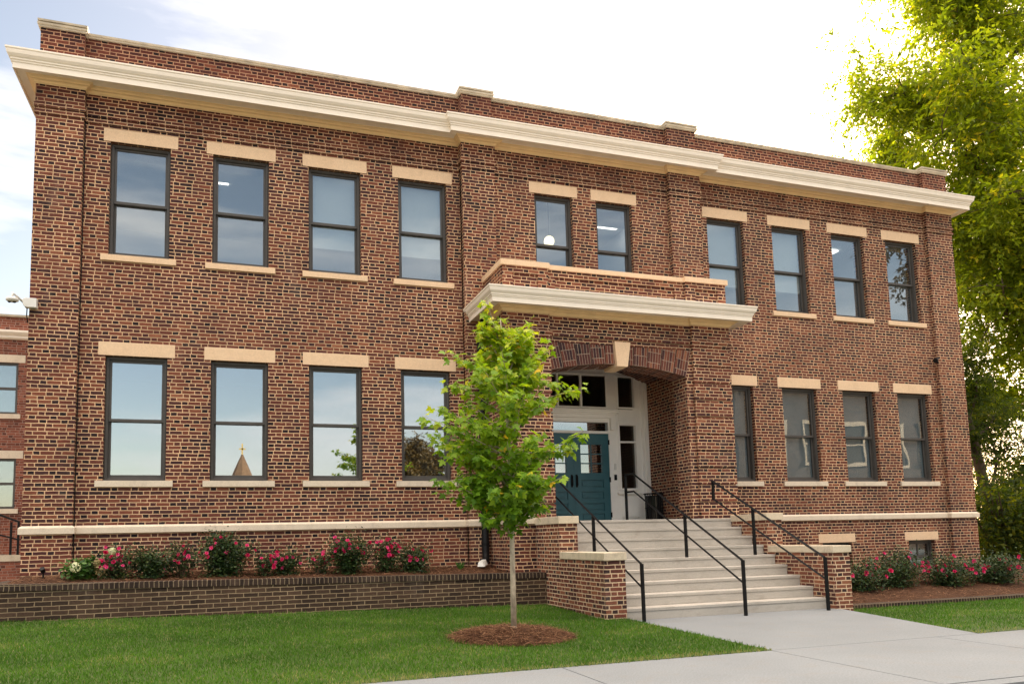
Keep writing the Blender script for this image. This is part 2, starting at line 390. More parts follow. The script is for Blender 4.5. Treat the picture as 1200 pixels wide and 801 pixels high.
mb.box(XL+.02, XL+.3, .001, 9, GB, 6.3); mb.box(XR-.3, XR-.02, .001, 9, GB, 6.3); mb.box(XL+.3, XR-.3, 8.7, 9, GB, 6.3)
mb.quad((XC0,0,GB),(XC0,YC,GB),(XC0,YC,6.3),(XC0,0,6.3))
mb.quad((XC1,YC,GB),(XC1,0,GB),(XC1,0,6.3),(XC1,YC,6.3))
for h in (RX0, RX1): mb.quad((h, YC+.3, LZ), (h, RY+.1, LZ), (h, RY+.1, 2.46), (h, YC+.3, 2.46))
mb.build('wall', 'brick', B)
pil = [(XL, -.35, -.1), (XC0, 6.43, -.19), (10.11, XC1, -.19), (16.86, XR, -.1)]
for a, b, y in pil:
    q = MB(); q.box(a, b, y, y+.16 if y < -.15 else .05, GB, 6.3)
    if a == XL: q.box(a, a+.4, y+.15, .6, GB, 6.3)
    if b == XR: q.box(b-.4, b, y+.15, .6, GB, 6.3)
    q.build('pilaster', 'brick', B)
plan = [(XL, 8.9), (XL, -.1), (-.35, -.1), (-.35, 0), (XC0, 0), (XC0, -.19), (6.43, -.19), (6.43, YC), (10.11, YC), (10.11, -.19), (XC1, -.19), (XC1, 0), (16.86, 0), (16.86, -.1), (XR, -.1), (XR, 8.9)]
plan2 = [(XL, 8.9), (XL, -.1), (XC0, -.1), (XC0, -.19), (XC1, -.19), (XC1, -.1), (XR, -.1), (XR, 8.9)]
# brick band course under the frieze, frieze and parapet
MB().sweep(plan, [(0, 5.66), (.022, 5.66), (.022, 5.71), (.004, 5.712), (.004, 5.765), (.026, 5.765), (.030, 5.82), (.014, 5.825), (.014, 6.35)]).build('brick_frieze', 'brick', B)
MB().sweep(plan, [(-.02, 6.3), (-.02, 7.07), (-.3, 7.07)]).build('parapet', 'brick', B)
MB().sweep(plan, [(-.02, 7.075), (.008, 7.078), (.010, 7.105), (.022, 7.110), (.024, 7.142), (-.33, 7.155), (-.33, 7.06)]).build('coping', 'coping', B)
for a, b, y in pil:
    q = MB(); q.box(a+.02, b-.02, y+.02, y+.34, 7.13, 7.160); q.build('parapet_block', 'brick', B)
    q = MB(); q.sweep([(a, y+.5), (a, y), (b, y), (b, y+.5)], [(-.01, 7.158), (.010, 7.162), (.020, 7.166), (.022, 7.196), (-.25, 7.202)])
    q.build('block_coping', 'coping', B)
MB().box(XL+.1, XR-.1, .2, 8.9, 6.55, 6.65).build('roof', 'roof', B)
# main cornice: cyma crown, fascia lines, soffit, bed mould
o = .36
crown = [(-.12, 6.465), (o-.03, 6.47), (o, 6.462), (o, 6.438), (o-.012, 6.43), (o-.012, 6.41), (o-.02, 6.37), (o-.045, 6.335), (o-.06, 6.325), (o-.06, 6.30), (o-.075, 6.295), (o-.075, 6.27), (o-.088, 6.265), (o-.088, 6.175), (o-.11, 6.175), (o-.11, 6.195), (.10, 6.215), (.0, 6.215)]
MB().sweep(plan2, crown).build('cornice', 'trim', B)
bed = [(.13, 6.216), (.13, 6.206), (.10, 6.196), (.085, 6.184), (.085, 6.174), (.05, 6.166), (.038, 6.150), (.038, 6.140), (.022, 6.134), (.0125, 6.124), (.0, 6.124)]
MB().sweep(plan, bed).build('bed_moulding', 'trim_bed', B)
# stone water table
plan_wt_l = [(XL, 8.9), (XL, -.1), (-.35, -.1), (-.35, 0), (XC0, 0), (XC0, -.19), (6.16, -.19)]
plan_wt_r = [(10.58, -.19), (XC1, -.19), (XC1, 0), (16.86, 0), (16.86, -.1), (XR, -.1), (XR, 8.9)]
wt = [(0, -.675), (.035, -.70), (.04, -.71), (.04, -.795), (.0, -.80)]
for pl in (plan_wt_l, plan_wt_r): MB().sweep(pl, wt).build('water_table', 'lime_pale', B)

side_words = {'U': 'upper', 'L': 'lower', 'B': 'basement'}
def window(x0, x1, z0, z1, la, lb, lt, y, sty):
    yf = y+.085; W0 = root('window', '', 'x', (x0, y, z0)); del W0['category']; del W0['label']
    W0.parent = B; W0.location = Vector(LOC[W0.name])-Vector(LOC[B.name])
    fr = MB(); t = .05
    fr.box(x0, x0+t, yf, yf+.13, z0, z1); fr.box(x1-t, x1, yf, yf+.13, z0, z1); fr.box(x0+t, x1-t, yf, yf+.13, z1-t, z1)
    fr.box(x0+t, x1-t, yf, yf+.13, z0, z0+.05)
    fr.box(x0+.015, x0+.038, yf-.012, yf, z0+.0, z1-.015); fr.box(x1-.038, x1-.015, yf-.012, yf, z0, z1-.015); fr.box(x0+.038, x1-.038, yf-.012, yf, z1-.038, z1-.015)
    fr.build('frame', 'frame', W0, bevel=.003)
    a, b = x0+t, x1-t; zm = z0+(z1-z0)*.485; r = .035
    if sty[0] == 'B': zm = z0+(z1-z0)*.5
    gl = 'glass_low' if sty[0] != 'U' else 'glass'
    if sty in ('L6', 'L7', 'L8', 'L9', 'B0', 'B1'): gl = 'glass_shaded'
    for nm, c, d, yy in (('upper_sash', zm-.015, z1-t, yf+.03), ('lower_sash', z0+.05, zm+.03, yf+.075)):
        q = MB(); q.box(a, a+r, yy, yy+.035, c, d); q.box(b-r, b, yy, yy+.035, c, d)
        top = r if nm == 'upper_sash' else .045; bot = .045 if nm == 'upper_sash' else .05
        q.box(a+r, b-r, yy, yy+.035, d-top, d); q.box(a+r, b-r, yy, yy+.035, c, c+bot)
        if sty[0] == 'B': q.box((a+b)/2-.014, (a+b)/2+.014, yy+.004, yy+.03, c+bot, d-top)
        q.build(nm, 'frame', W0, bevel=.002)
        g = MB(); g.box(a+r-.004, b-r+.004, yy+.014, yy+.020, c+bot-.004, d-top+.004); g.build('pane', gl, W0)
    # lintel and sill, flush stone blocks
    sx = .003
    q = MB(); q.box(la, lb, y-.006, y+.2, z1+.001, lt); q.build('lintel', 'lime', W0, bevel=.004)
    if sty[0] != 'B':
        q = MB(); q.prism_y([(la-sx, z0-.098), (lb-.004, z0-.098), (lb-.004, z0-.002), (la-sx, z0-.002)], y-.034, y+.26)
        q.build('sill', 'lime' if sty[0] == 'U' else 'lime_pale', W0, bevel=.004)
    if sty in ('U2', 'U3', 'U6', 'U7'):
        zb = z0+(z1-z0)*.27; MB().box(a+.02, b-.02, yf+.118, yf+.122, zb, z1-.03).build('roller_shade', 'shade', W0)
    if sty in ('L3',): MB().box(a+.02, b-.02, yf+.118, yf+.122, z1-.30, z1-.03).build('roller_shade', 'shade', W0)
    if sty in ('L6', 'L7', 'L8', 'L9'):
        MB().box(a+.02, b-.02, yf+.118, yf+.122, z0+.05, z1-.03).build('roller_shade', 'shade_dark', W0)
for w in wins: window(*w)

# thin cable down the inner edge of the left pilaster
MB().tube([(-.338, -.02, 6.1), (-.338, -.02, -.67), (-.338, -.055, -.70), (-.338, -.055, -.80), (-.338, -.02, -.84), (-.338, -.02, -1.4)], .007, 6).build('ground_cable', 'black', B)
# interior shells, so that the panes look into rooms
q = MB()
for z0, z1 in ((-.80, 2.55), (2.95, 5.95)):
    for xa, xb in ((XL+.35, 2.75), (2.85, 5.75), (6.0, 10.4), (10.9, 14.1), (14.2, XR-.35)):
        y0, y1 = .32, 5.0
        if z0 < 0 and xa == 6.0: y0 = 1.1
        q.quad((xa,y1,z0),(xb,y1,z0),(xb,y1,z1),(xa,y1,z1)); q.quad((xa,y0,z1),(xb,y0,z1),(xb,y1,z1),(xa,y1,z1))
        q.quad((xa,y0,z0),(xb,y0,z0),(xb,y1,z0),(xa,y1,z0)); q.quad((xa,y0,z0),(xa,y1,z0),(xa,y1,z1),(xa,y0,z1)); q.quad((xb,y0,z0),(xb,y1,z0),(xb,y1,z1),(xb,y0,z1))
q.box(13.2, 16.8, .32, .36, -2.3, -1.0)
q.build('interior_wall', 'wallpaint', B)
q = MB()      # dropped bulkhead and diffusers by the upper windows
for xa, xb in ((XL+.4, 2.7), (2.9, 5.7), (6.05, 10.35)): q.box(xa, xb, .9, 1.3, 5.55, 5.7)
for x in (.35, 1.9, 3.4, 7.4, 8.8): q.box(x, x+.5, 1.6, 1.75, 5.85, 5.93)
q.build('ceiling_bulkhead', 'wallpaint', B)

m = Mat('lit_ceiling_panel'); e = m.n('ShaderNodeEmission'); e.inputs[0].default_value = (1, .93, .82, 1); e.inputs[1].default_value = 2.2; m.l(e.outputs[0], m.out.inputs[0]); M_['panel'] = m.m
for xa, zz in ((.9, 5.94), (3.9, 5.94), (9.3, 5.94), (12.3, 5.94), (15.4, 5.94), (.9, 2.54), (3.9, 2.54), (12.3, 2.54), (15.4, 2.54)):
    MB().box(xa, xa+.9, 1.9, 2.15, zz-.03, zz).build('ceiling_light', 'panel', B)
# ------------------------------------------------------------------ entrance porch (part of the building)
PX0, PX1, PY, AY = 6.17, 10.58, -1.14, -1.08
OX0, OX1, SP, CRN, EX = 6.99, 9.66, 1.79, 1.955, 2.275
oc = (OX0+OX1)/2; hs = (OX1-OX0)/2; RR = (hs*hs+(CRN-SP)**2)/(2*(CRN-SP)); zc = CRN-RR
def az(x, Rr=None, z_=None): return zc+math.sqrt(RR*RR-(x-oc)**2)
q = MB()
q.quad((PX0,YC,GB),(PX0,AY,GB),(PX0,AY,3.54),(PX0,YC,3.54)); q.quad((PX1,AY,GB),(PX1,YC,GB),(PX1,YC,3.54),(PX1,AY,3.54))
q.quad((PX0,AY,GB),(OX0,AY,GB),(OX0,AY,3.0),(PX0,AY,3.0)); q.quad((OX1,AY,GB),(PX1,AY,GB),(PX1,AY,3.0),(OX1,AY,3.0))
q.quad((OX0,AY,EX),(OX1,AY,EX),(OX1,AY,3.0),(OX0,AY,3.0))
q.quad((OX0,AY,LZ),(OX0,AY+.42,LZ),(OX0,AY+.42,SP),(OX0,AY,SP)); q.quad((OX1,AY+.42,LZ),(OX1,AY,LZ),(OX1,AY,SP),(OX1,AY+.42,SP))
q.quad((OX0,AY+.42,LZ),(RX0,AY+.42,LZ),(RX0,AY+.42,2.5),(OX0,AY+.42,2.5)); q.quad((OX1,AY+.42,LZ),(RX1,AY+.42,LZ),(RX1,AY+.42,2.5),(OX1,AY+.42,2.5))
q.quad((OX0,AY+.42,CRN+.05),(OX1,AY+.42,CRN+.05),(OX1,AY+.42,2.5),(OX0,AY+.42,2.5))
q.quad((RX0,AY+.42,LZ),(RX0,YC,LZ),(RX0,YC,2.46),(RX0,AY+.42,2.46)); q.quad((RX1,YC,LZ),(RX1,AY+.42,LZ),(RX1,AY+.42,2.46),(RX1,YC,2.46))
q.build('porch_wall', 'brick', B)
for a, b in ((PX0-.02, OX0+.01), (9.79, PX1)):    # rusticated piers: blocks of courses with sunk joints between
    q = MB(); z = GB; zj = 1.995
    js = [zj-.305*k for k in range(9)][::-1]
    q.box(a, b, PY, AY+.02, GB, js[0]-.03)
    for k, j in enumerate(js):
        q.box(a+.018, b-.018, PY+.022, AY+.02, j-.03, j); nx = js[k+1]-.03 if k+1 < len(js) else 2.275
        q.box(a, b, PY, AY+.02, j, nx)
    q.box(a-.0, b+.0, PY, AY+.02, 2.275, 2.345); q.box(a-.018, b+.018, PY-.02, AY+.02, 2.345, 2.40); q.box(a-.03, b+.03, PY-.035, AY+.02, 2.40, 2.455)
    q.box(a, b, PY, AY+.02, 2.455, 2.86); q.build('pier', 'brick', B)
q = MB()
q.box(OX0+.01, 9.79, AY-.016, AY+.02, 2.285, 2.325); q.box(OX0+.01, 9.79, AY-.030, AY+.02, 2.385, 2.44)
q.build('brick_band', 'brick', B)
# voussoirs in groups with open grooves between
q = MB(); ng = 10; nper = 5; ang = math.asin(hs/RR); groove = .0016
def vp_(a, top, y):
    if not top: return (oc+RR*math.sin(a), y, zc+RR*math.cos(a))
    h = (EX-zc)/math.cos(a); return (oc+h*math.sin(a), y, EX)
for g in range(ng):
    a0 = -ang+2*ang*g/ng+groove; a1 = -ang+2*ang*(g+1)/ng-groove
    for k in range(nper):
        b0, b1 = a0+(a1-a0)*k/nper, a0+(a1-a0)*(k+1)/nper; P = []
        for a, tp in ((b0, 0), (b1, 0), (b1, 1), (b0, 1)): P.append(vp_(a, tp, AY-.012))
        uvs = [((g*nper+k+dd)*.0730+.0055, (math.hypot(p[0]-oc, p[2]-zc)-RR)*S+.1*(g % 2)) for p, dd in zip(P, (0, 1, 1, 0))]
        q.quad(*P, uv=uvs)
    for a in (a0, a1):
        P = [vp_(a, 0, AY-.012), vp_(a, 1, AY-.012), vp_(a, 1, AY+.03), vp_(a, 0, AY+.03)]; q.quad(*P, uv=[(0, 0), (0, .4), (.03, .4), (.03, 0)])
    P = [vp_(a0, 0, AY-.012), vp_(a1, 0, AY-.012), vp_(a1, 0, AY+.42), vp_(a0, 0, AY+.42)]
    q.quad(*P, uv=[(g*.365, 0), ((g+1)*.365, 0), ((g+1)*.365, .5), (g*.365, .5)])
for g in range(40):   # backing plane behind the grooves
    a, b = -ang+2*ang*g/40, -ang+2*ang*(g+1)/40; q.quad(vp_(a,0,AY+.012), vp_(b,0,AY+.012), vp_(b,1,AY+.012), vp_(a,1,AY+.012), uv=[(g*.09, 0), (g*.09+.09, 0), (g*.09+.09, .4), (g*.09, .4)])
q.build('arch', 'brick_arch', B)
q = MB(); q.prism_y([(8.235, 1.898), (8.445, 1.898), (8.515, 2.335), (8.205, 2.335)], AY-.085, AY+.40); q.build('keystone', 'lime', B, bevel=.008)
q = MB(); rc = (RX0+RX1)/2; rh = (RX1-RX0)/2; rise = .36; R2 = (rh*rh+rise*rise)/(2*rise); z2 = 2.42-R2; N = 28
for k in range(N):
    xa, xb = RX0+2*rh*k/N, RX0+2*rh*(k+1)/N; f = lambda x: z2+math.sqrt(max(0, R2*R2-(x-rc)**2))
    q.quad((xa, AY+.42, f(xa)), (xb, AY+.42, f(xb)), (xb, RY, f(xb)), (xa, RY, f(xa)), uv=[(0, k*.14), (0, k*.14+.14), (2.3, k*.14+.14), (2.3, k*.14)])
q.build('vault', 'brick_vault', B)
# porch cornice + attic
pp = [(PX0, YC-.002), (PX0, PY), (PX1, PY), (PX1, YC-.002)]
ppi = [(PX0, YC-.002), (PX0, PY), (OX0, PY), (OX0, AY), (9.79, AY), (9.79, PY), (PX1, PY), (PX1, YC-.002)]
o = .375
pcr = [(-.05, 3.055), (o-.03, 3.06), (o, 3.052), (o, 3.03), (o-.012, 3.022), (o-.014, 3.0), (o-.022, 2.965), (o-.045, 2.935), (o-.055, 2.928), (o-.055, 2.905), (o-.068, 2.90), (o-.068, 2.88), (o-.08, 2.875), (o-.08, 2.795), (o-.10, 2.795), (o-.10, 2.812), (.08, 2.832), (.0, 2.832)]
MB().sweep(pp, pcr).build('porch_cornice', 'trim', B)
MB().sweep(ppi, [(.13, 2.834), (.13, 2.822), (.10, 2.812), (.08, 2.80), (.08, 2.79), (.05, 2.782), (.035, 2.765), (.035, 2.755), (.02, 2.748), (.012, 2.738), (0, 2.738)]).build('porch_bed_moulding', 'trim_bed', B)
q = MB(); ay = PY+.02
def panelled(q, a, b, z0, z1, y, pa, pb, pz0, pz1, d):
    skin(q, a, b, z0, z1, y, [(pa, pb, pz0, pz1)], d); q.quad((pa,y+d,pz0),(pb,y+d,pz0),(pb,y+d,pz1),(pa,y+d,pz1))
panelled(q, PX0+.01, 7.01, 3.0, 3.54, ay, 6.36, 6.82, 3.02, 3.43, .035)
panelled(q, 9.72, PX1-.01, 3.0, 3.54, ay, 9.92, 10.40, 3.02, 3.43, .035)
panelled(q, 7.01, 9.72, 3.0, 3.54, ay+.05, 7.16, 9.52, 3.02, 3.43, .035)
q.quad((7.01, ay, 3.0), (7.01, ay+.05, 3.0), (7.01, ay+.05, 3.54), (7.01, ay, 3.54)); q.quad((9.72, ay+.05, 3.0), (9.72, ay, 3.0), (9.72, ay, 3.54), (9.72, ay+.05, 3.54))
q.quad((PX0+.01, YC, 3.0), (PX0+.01, ay, 3.0), (PX0+.01, ay, 3.54), (PX0+.01, YC, 3.54)); q.quad((PX1-.01, ay, 3.0), (PX1-.01, YC, 3.0), (PX1-.01, YC, 3.54), (PX1-.01, ay, 3.54))
q.build('porch_attic', 'brick', B)
q = MB(); a = ay-.035
q.box(PX0-.03, PX0+.3, a+.3, YC-.01, 3.541, 3.635); q.box(PX1-.3, PX1+.03, a+.3, YC-.01, 3.541, 3.635)
q.box(PX0-.03, 7.03, a, a+.3, 3.541, 3.635); q.box(9.70, PX1+.03, a, a+.3, 3.541, 3.635); q.box(7.03, 9.70, a+.05, a+.3, 3.541, 3.622)
q.build('porch_coping', 'lime', B, bevel=.004)
MB().box(PX0+.2, PX1-.2, ay+.2, YC-.01, 3.1, 3.2).build('porch_roof', 'roof', B)
q = MB(); q.sweep([(PX0, YC-.1), (PX0, PY), (6.61, PY)], [(0, -.655), (.035, -.68), (.04, -.69), (.04, -.79), (0, -.795)]); q.build('water_table', 'cap', B)

# entrance frontispiece: white frame, doors
y = RY
q = MB()
q.box(RX0-.05, 7.52, y, y+.12, LZ, 2.5); q.box(9.10, 9.34, y, y+.12, LZ, 2.5); q.box(9.70, RX1+.05, y, y+.12, LZ, 2.5)
q.box(7.52, 9.10, y, y+.12, 2.20, 2.5); q.box(9.34, 9.70, y, y+.12, 2.20, 2.5)
q.box(7.52, 9.10, y, y+.12, 1.25, 1.52); q.box(7.52, 9.10, y, y+.12, 1.022, 1.075)
q.box(9.34, 9.70, y, y+.12, 1.20, 1.525); q.box(9.34, 9.70, y+.01, y+.11, LZ, -.075); q.box(9.34, 9.70, y, y+.12, .845, .88)
for x in (8.02, 8.53): q.box(x-.022, x+.022, y+.01, y+.09, 1.52, 2.2)
q.build('door_surround', 'white', B, bevel=.004)
q = MB()
# raised casings
def casing(q, a, b, c, d, w=.045, p=.028):
    q.box(a-w, a, y-p, y-.001, c-w, d+w); q.box(b, b+w, y-p, y-.001, c-w, d+w); q.box(a, b, y-p, y-.001, d, d+w); q.box(a, b, y-p, y-.001, c-w, c)
    w2 = w*.45; q.box(a-w-w2, a-w, y-p*.5, y-.001, c-w, d+w+w2); q.box(b+w, b+w+w2, y-p*.5, y-.001, c-w, d+w+w2); q.box(a-w, b+w, y-p*.5, y-.001, d+w, d+w+w2)
casing(q, 9.34, 9.70, -.075, 1.20); casing(q, 9.34, 9.70, 1.57, 2.18, .035); casing(q, 7.52, 9.06, 1.56, 2.20, .035)
q.box(9.24, 9.82, y-.06, y-.001, -.185, -.155); q.box(9.26, 9.80, y-.035, y-.001, -.205, -.185)
q.box(9.33, 9.71, y-.018, y-.001, -.66, -.28); q.box(9.36, 9.68, y-.026, y-.018, -.63, -.31)
q.box(6.9, 9.33, y-.12, y-.001, 1.465, 1.50); q.box(6.92, 9.30, y-.10, y-.001, 1.43, 1.465); q.box(6.95, 9.26, y-.075, y-.001, 1.40, 1.43); q.box(6.97, 9.24, y-.045, y-.001, 1.33, 1.40)
q.box(9.84, 9.88, y-.03, y-.001, LZ, 2.2); q.box(9.92, 9.99, y-.05, y-.001, LZ, 2.15)
q.prism_y([(9.13, 1.33), (9.13, 1.09), (9.20, 1.09), (9.22, 1.12), (9.24, 1.33)][::-1], y-.075, y-.002)
q.build('surround_moulding', 'white', B, bevel=.003)
q = MB(); q.box(7.52, 9.10, y+.055, y+.06, 1.52, 2.2); q.box(9.34, 9.70, y+.055, y+.06, 1.525, 2.2); q.box(9.34, 9.70, y+.055, y+.06, -.075, .845); q.box(9.34, 9.70, y+.055, y+.06, .88, 1.2)
q.build('entrance_glass', 'glass_dark', B)
q = MB(); q.box(7.52, 9.10, y+.055, y+.06, 1.075, 1.25); q.build('transom_light', 'glass_low', B)
for a, b, sg in ((7.52, 8.312, 1), (8.318, 9.10, -1)):
    D = root('door', '', 'x', (a, y, LZ)); del D['category']; del D['label']; D.parent = B; D.location = Vector(LOC[D.name])-Vector(LOC[B.name])
    q = MB(); yd = y+.02; ga, gb, gc, gd = a+.155, b-.155, .235, .80
    skin(q, a, b, LZ+.01, 1.02, yd, [(ga, gb, gc, gd)]+[(ga-.01, gb+.01, z0, z0+.15) for z0 in (-.055, -.285, -.515, -.72)], .022)
    for z0 in (-.055, -.285, -.515, -.72): q.quad((ga-.01, yd+.022, z0), (gb+.01, yd+.022, z0), (gb+.01, yd+.022, z0+.15), (ga-.01, yd+.022, z0+.15)); q.box(ga+.02, gb-.02, yd+.008, yd+.022, z0+.03, z0+.12)
    gw = gb-ga; gh = gd-gc
    for k in (1, 2): q.box(ga, gb, yd+.006, yd+.04, gc+gh*k/3-.01, gc+gh*k/3+.01)
    q.box((ga+gb)/2-.01, (ga+gb)/2+.01, yd+.007, yd+.04, gc, gd)
    q.box(a, ga-.001, yd+.023, yd+.05, LZ, 1.02); q.box(gb+.001, b, yd+.023, yd+.05, LZ, 1.02); q.box(ga, gb, yd+.024, yd+.05, LZ, gc-.001); q.box(ga, gb, yd+.023, yd+.05, gd+.001, 1.02)
    q.build('door_leaf', 'teal', D)
    MB().box(ga, gb, yd+.028, yd+.034, gc, gd).build('pane', 'glass_low', D)
    hx = b-.05 if sg > 0 else a+.05
    q = MB(); q.tube([(hx, yd-.05, -.02), (hx, yd-.05, .17)], .010); q.box(hx-.02, hx+.02, yd-.008, yd-.0005, -.05, .20)
    for zz in (-.01, .16): q.tube([(hx, yd-.05, zz), (hx, yd, zz)], .008)
    q.build('handle', 'black', D)
    ex = b if sg < 0 else a
    q = MB()
    for zz in (-.60, .10, .85): q.box(ex-.012, ex+.012, yd-.022, yd-.002, zz-.05, zz+.05)
    q.build('hinge', 'black', D)
t = tag(MB().box(9.19, 9.235, y-.03, y-.001, .30, .42).build('door_intercom', 'plastic_white', bevel=.006), 'pale intercom box mounted on the white post beside the teal doors', 'intercom')
t = tag(MB().box(9.185, 9.24, y-.025, y-.001, .09, .20).build('card_reader', 'black', bevel=.006), 'small black card reader on the white door post under the intercom', 'card reader')

# hanging globe lamp in the upper window
m = Mat('lit_globe'); e = m.n('ShaderNodeEmission'); e.inputs[0].default_value = (1, .80, .45, 1); e.inputs[1].default_value = 1.7; m.l(e.outputs[0], m.out.inputs[0]); M_['lit'] = m.m
from math import pi
Lm = root('pendant_lamp', 'round cream globe lamp hanging behind the upper window above the porch', 'lamp', (7.90, .75, 4.7))
MB().ball((7.90, .75, 4.86), .105, 20).build('globe', 'lit', Lm, smooth=True)
MB().tube([(7.90, .75, 4.96), (7.90, .75, 5.94)], .006, 6).build('cord', 'black', Lm)

# ------------------------------------------------------------------ stairs
ST = root('entrance_steps', 'broad pale concrete entrance steps between low brick walls with stone caps', 'steps', (8.66, -2, -2.165))
RISE, RUN, N0 = .1572, .269, -1.16
for i in range(9):
    zt = LZ-RISE*i; yn = N0-RUN*i
    q = MB(); y1 = (N0-RUN*(i-1)+.02) if i else RY-.01
    x0, x1 = (6.935, 10.395) if i else (6.935, 10.395)
    if i == 0:
        q.box(RX0+.001, RX1-.001, AY+.001, RY+.0, zt-.3, zt-.001); q.box(x0, x1, yn, AY-.001, zt-.042, zt); q.box(x0, x1, yn+.012, AY-.001, zt-RISE, zt-.042)
    else:
        q.box(x0, x1, yn, y1, zt-.042, zt); q.box(x0, x1, yn+.012, y1, zt-RISE+.0 if i < 8 else zt-RISE-.05, zt-.042)
    q.build('step', 'concrete', ST, bevel=.006)
for side, (a, b) in (('l', (6.62, 6.93)), ('r', (10.40, 10.71))):
    q = MB(); q.box(a, b, -3.47, -2.06, GB, -1.342); q.box(a+.003, b-.003, -2.06, PY if side == 'l' else YC-.002, GB, -.815)
    cw = q.build('cheek_wall', 'brick_cheek', ST)
    q = MB(); q.box(a-.015, b+.015, -3.50, -2.075, -1.341, -1.237); q.box(a-.015, b+.015, -2.09, (PY-.002) if side == 'l' else YC-.004, -.814, -.70)
    q.build('cap_stone', 'cap', cw, bevel=.008)

# ------------------------------------------------------------------ handrails
def handrail(x, label, yk, yt=None, x2=None, zk=None):
    H_ = root('handrail', label, 'handrail', (x, -3.56, -2.165), 'black steel handrails on the entrance steps')
    yb, zb, r, dl = -3.56, -1.405, .0205, .345; zk = zk if zk is not None else zb+(yk-yb)*.512; x2 = x2 or x
    def at(y_): t = (y_-yb)/(yk-yb); return x+(x2-x)*t, zb+(zk-zb)*t
    path = [(x, yb, zb), (x2, yk, zk)]; low = [(x, yb, zb-dl+.03), (x2, yk, zk-dl+.03)]
    if yt is not None: path.append((x2, yt, zk+.004)); low.append((x2, yt, zk-dl+.034))
    MB().tube(path, r, 4).build('top_rail', 'black', H_); MB().tube(low, r*.85, 4).build('lower_rail', 'black', H_)
    xm, zm = at(-2.20); im = math.ceil((N0+2.20)/RUN)
    posts = [(x, yb, -2.165, zb+.01), (xm, -2.20, LZ-RISE*im, zm)]
    posts.append((x2, yt, LZ, zk+.02) if yt is not None else (x2, yk, zk-dl+.02, zk+.012))
    for px_, py, z0, z1 in posts: MB().box(px_-.019, px_+.019, py-.019, py+.019, z0, z1).build('post', 'black', H_)
handrail(7.13, 'left black steel handrail behind the young maple, beside the left brick step wall', -.66, -.38)
handrail(8.74, 'middle black steel handrail dividing the entrance steps in front of the teal doors', -.66, -.38)
handrail(10.17, 'right black steel handrail along the right brick step wall', -1.30, None, 9.94, -.105)

# waste bin on the landing
Bn = root('waste_bin', 'black slatted waste bin standing on the landing by the brick reveal', 'waste bin', (9.82, .45, LZ))
MB().lathe((9.82, .45, LZ), [(.13, .02), (.14, .50)], 18).build('liner', 'dark_dome', Bn, smooth=False)
q = MB()
for k in range(22):
    a = 2*pi*k/22; q.tube([(9.82+.165*math.cos(a), .45+.165*math.sin(a), LZ+.01), (9.82+.165*math.cos(a), .45+.165*math.sin(a), LZ+.5), (9.82+.185*math.cos(a), .45+.185*math.sin(a), LZ+.54)], .008, 4)
q.build('slat_cage', 'black', Bn)
q = MB(); 
for zz, rr in ((.0, .17), (.25, .172), (.48, .172), (.53, .19)):
    q.tube([(9.82+rr*math.cos(2*pi*k/24), .45+rr*math.sin(2*pi*k/24), LZ+zz+.01) for k in range(25)], .009, 5, False)
q.build('hoop', 'black', Bn)

# downpipe in the corner beside the porch
Dp = root('downpipe', 'thick black downpipe running down the corner beside the porch, half behind the maple', 'downpipe', (6.06, -.27, -1.4))
q = MB(); q.tube([(6.10, -.33, 2.84), (6.10, -.33, 2.66), (6.05, -.27, 2.48), (6.05, -.27, -1.25), (6.03, -.33, -1.38), (5.95, -.42, -1.42)], .062, 14); q.build('pipe', 'black', Dp, smooth=True)
for zz in (2.3, 1.0, -.3, -1.1):
    q = MB(); q.tube([(6.05, -.27, zz-.02), (6.05, -.27, zz+.02)], .069, 14); q.build('bracket', 'black', Dp)
sp = MB(); sp.add([(5.78, -.62, -1.47), (5.88, -.70, -1.47), (6.0, -.50, -1.44), (5.9, -.42, -1.44), (5.80, -.61, -1.40), (5.86, -.66, -1.41), (5.98, -.48, -1.36), (5.92, -.43, -1.36)], [(0,3,2,1), (4,5,6,7), (0,1,5,4), (1,2,6,5), (2,3,7,6), (3,0,4,7)])
tag(sp.build('splash_block', 'plastic_white'), 'small pale splash block lying under the downpipe outlet', 'splash block')

# cameras and lights on the wall
Cm = root('security_camera', 'white security camera with dome on an arm at the left corner of the building', 'security camera', (-.98, -.12, 2.56))
q = MB(); q.prism_y([(-1.075, 2.60), (-1.05, 2.565), (-.895, 2.565), (-.895, 2.705), (-1.05, 2.705), (-1.085, 2.68)], -.20, -.101); q.build('mount_box', 'plastic_white', Cm, bevel=.006)
q = MB(); q.tube([(-1.07, -.15, 2.64), (-1.14, -.24, 2.70), (-1.185, -.30, 2.73), (-1.185, -.30, 2.66)], .018, 8); q.build('arm', 'plastic_white', Cm, smooth=True)
q = MB(); q.lathe((-1.185, -.30, 2.60), [(.055, .0), (.083, .015), (.085, .04), (.06, .062), (.02, .07)], 20); q.build('housing', 'plastic_white', Cm, smooth=True)
for dx in (-.035, .03):
    q = MB(); q.ball((-1.185+dx, -.31, 2.605), .027, 12); q.build('lens_dome', 'dark_dome', Cm, smooth=True)
q = MB(); q.tube([(-1.03, -.13, 2.57), (-1.035, -.12, 2.45), (-1.03, -.06, 2.36)], .008, 6); q.build('cable', 'black', Cm)
Cm2 = root('wall_camera', 'small black camera on a short arm beside the right hand pilaster', 'security camera', (16.8, -.05, 2.64))
MB().tube([(16.66, -.20, 2.655), (16.74, -.16, 2.69)], [.05, .045], 14).build('camera_head', 'black', Cm2)
MB().tube([(16.74, -.15, 2.69), (16.82, -.08, 2.70), (16.87, -.09, 2.64)], .022, 8).build('arm', 'black', Cm2)

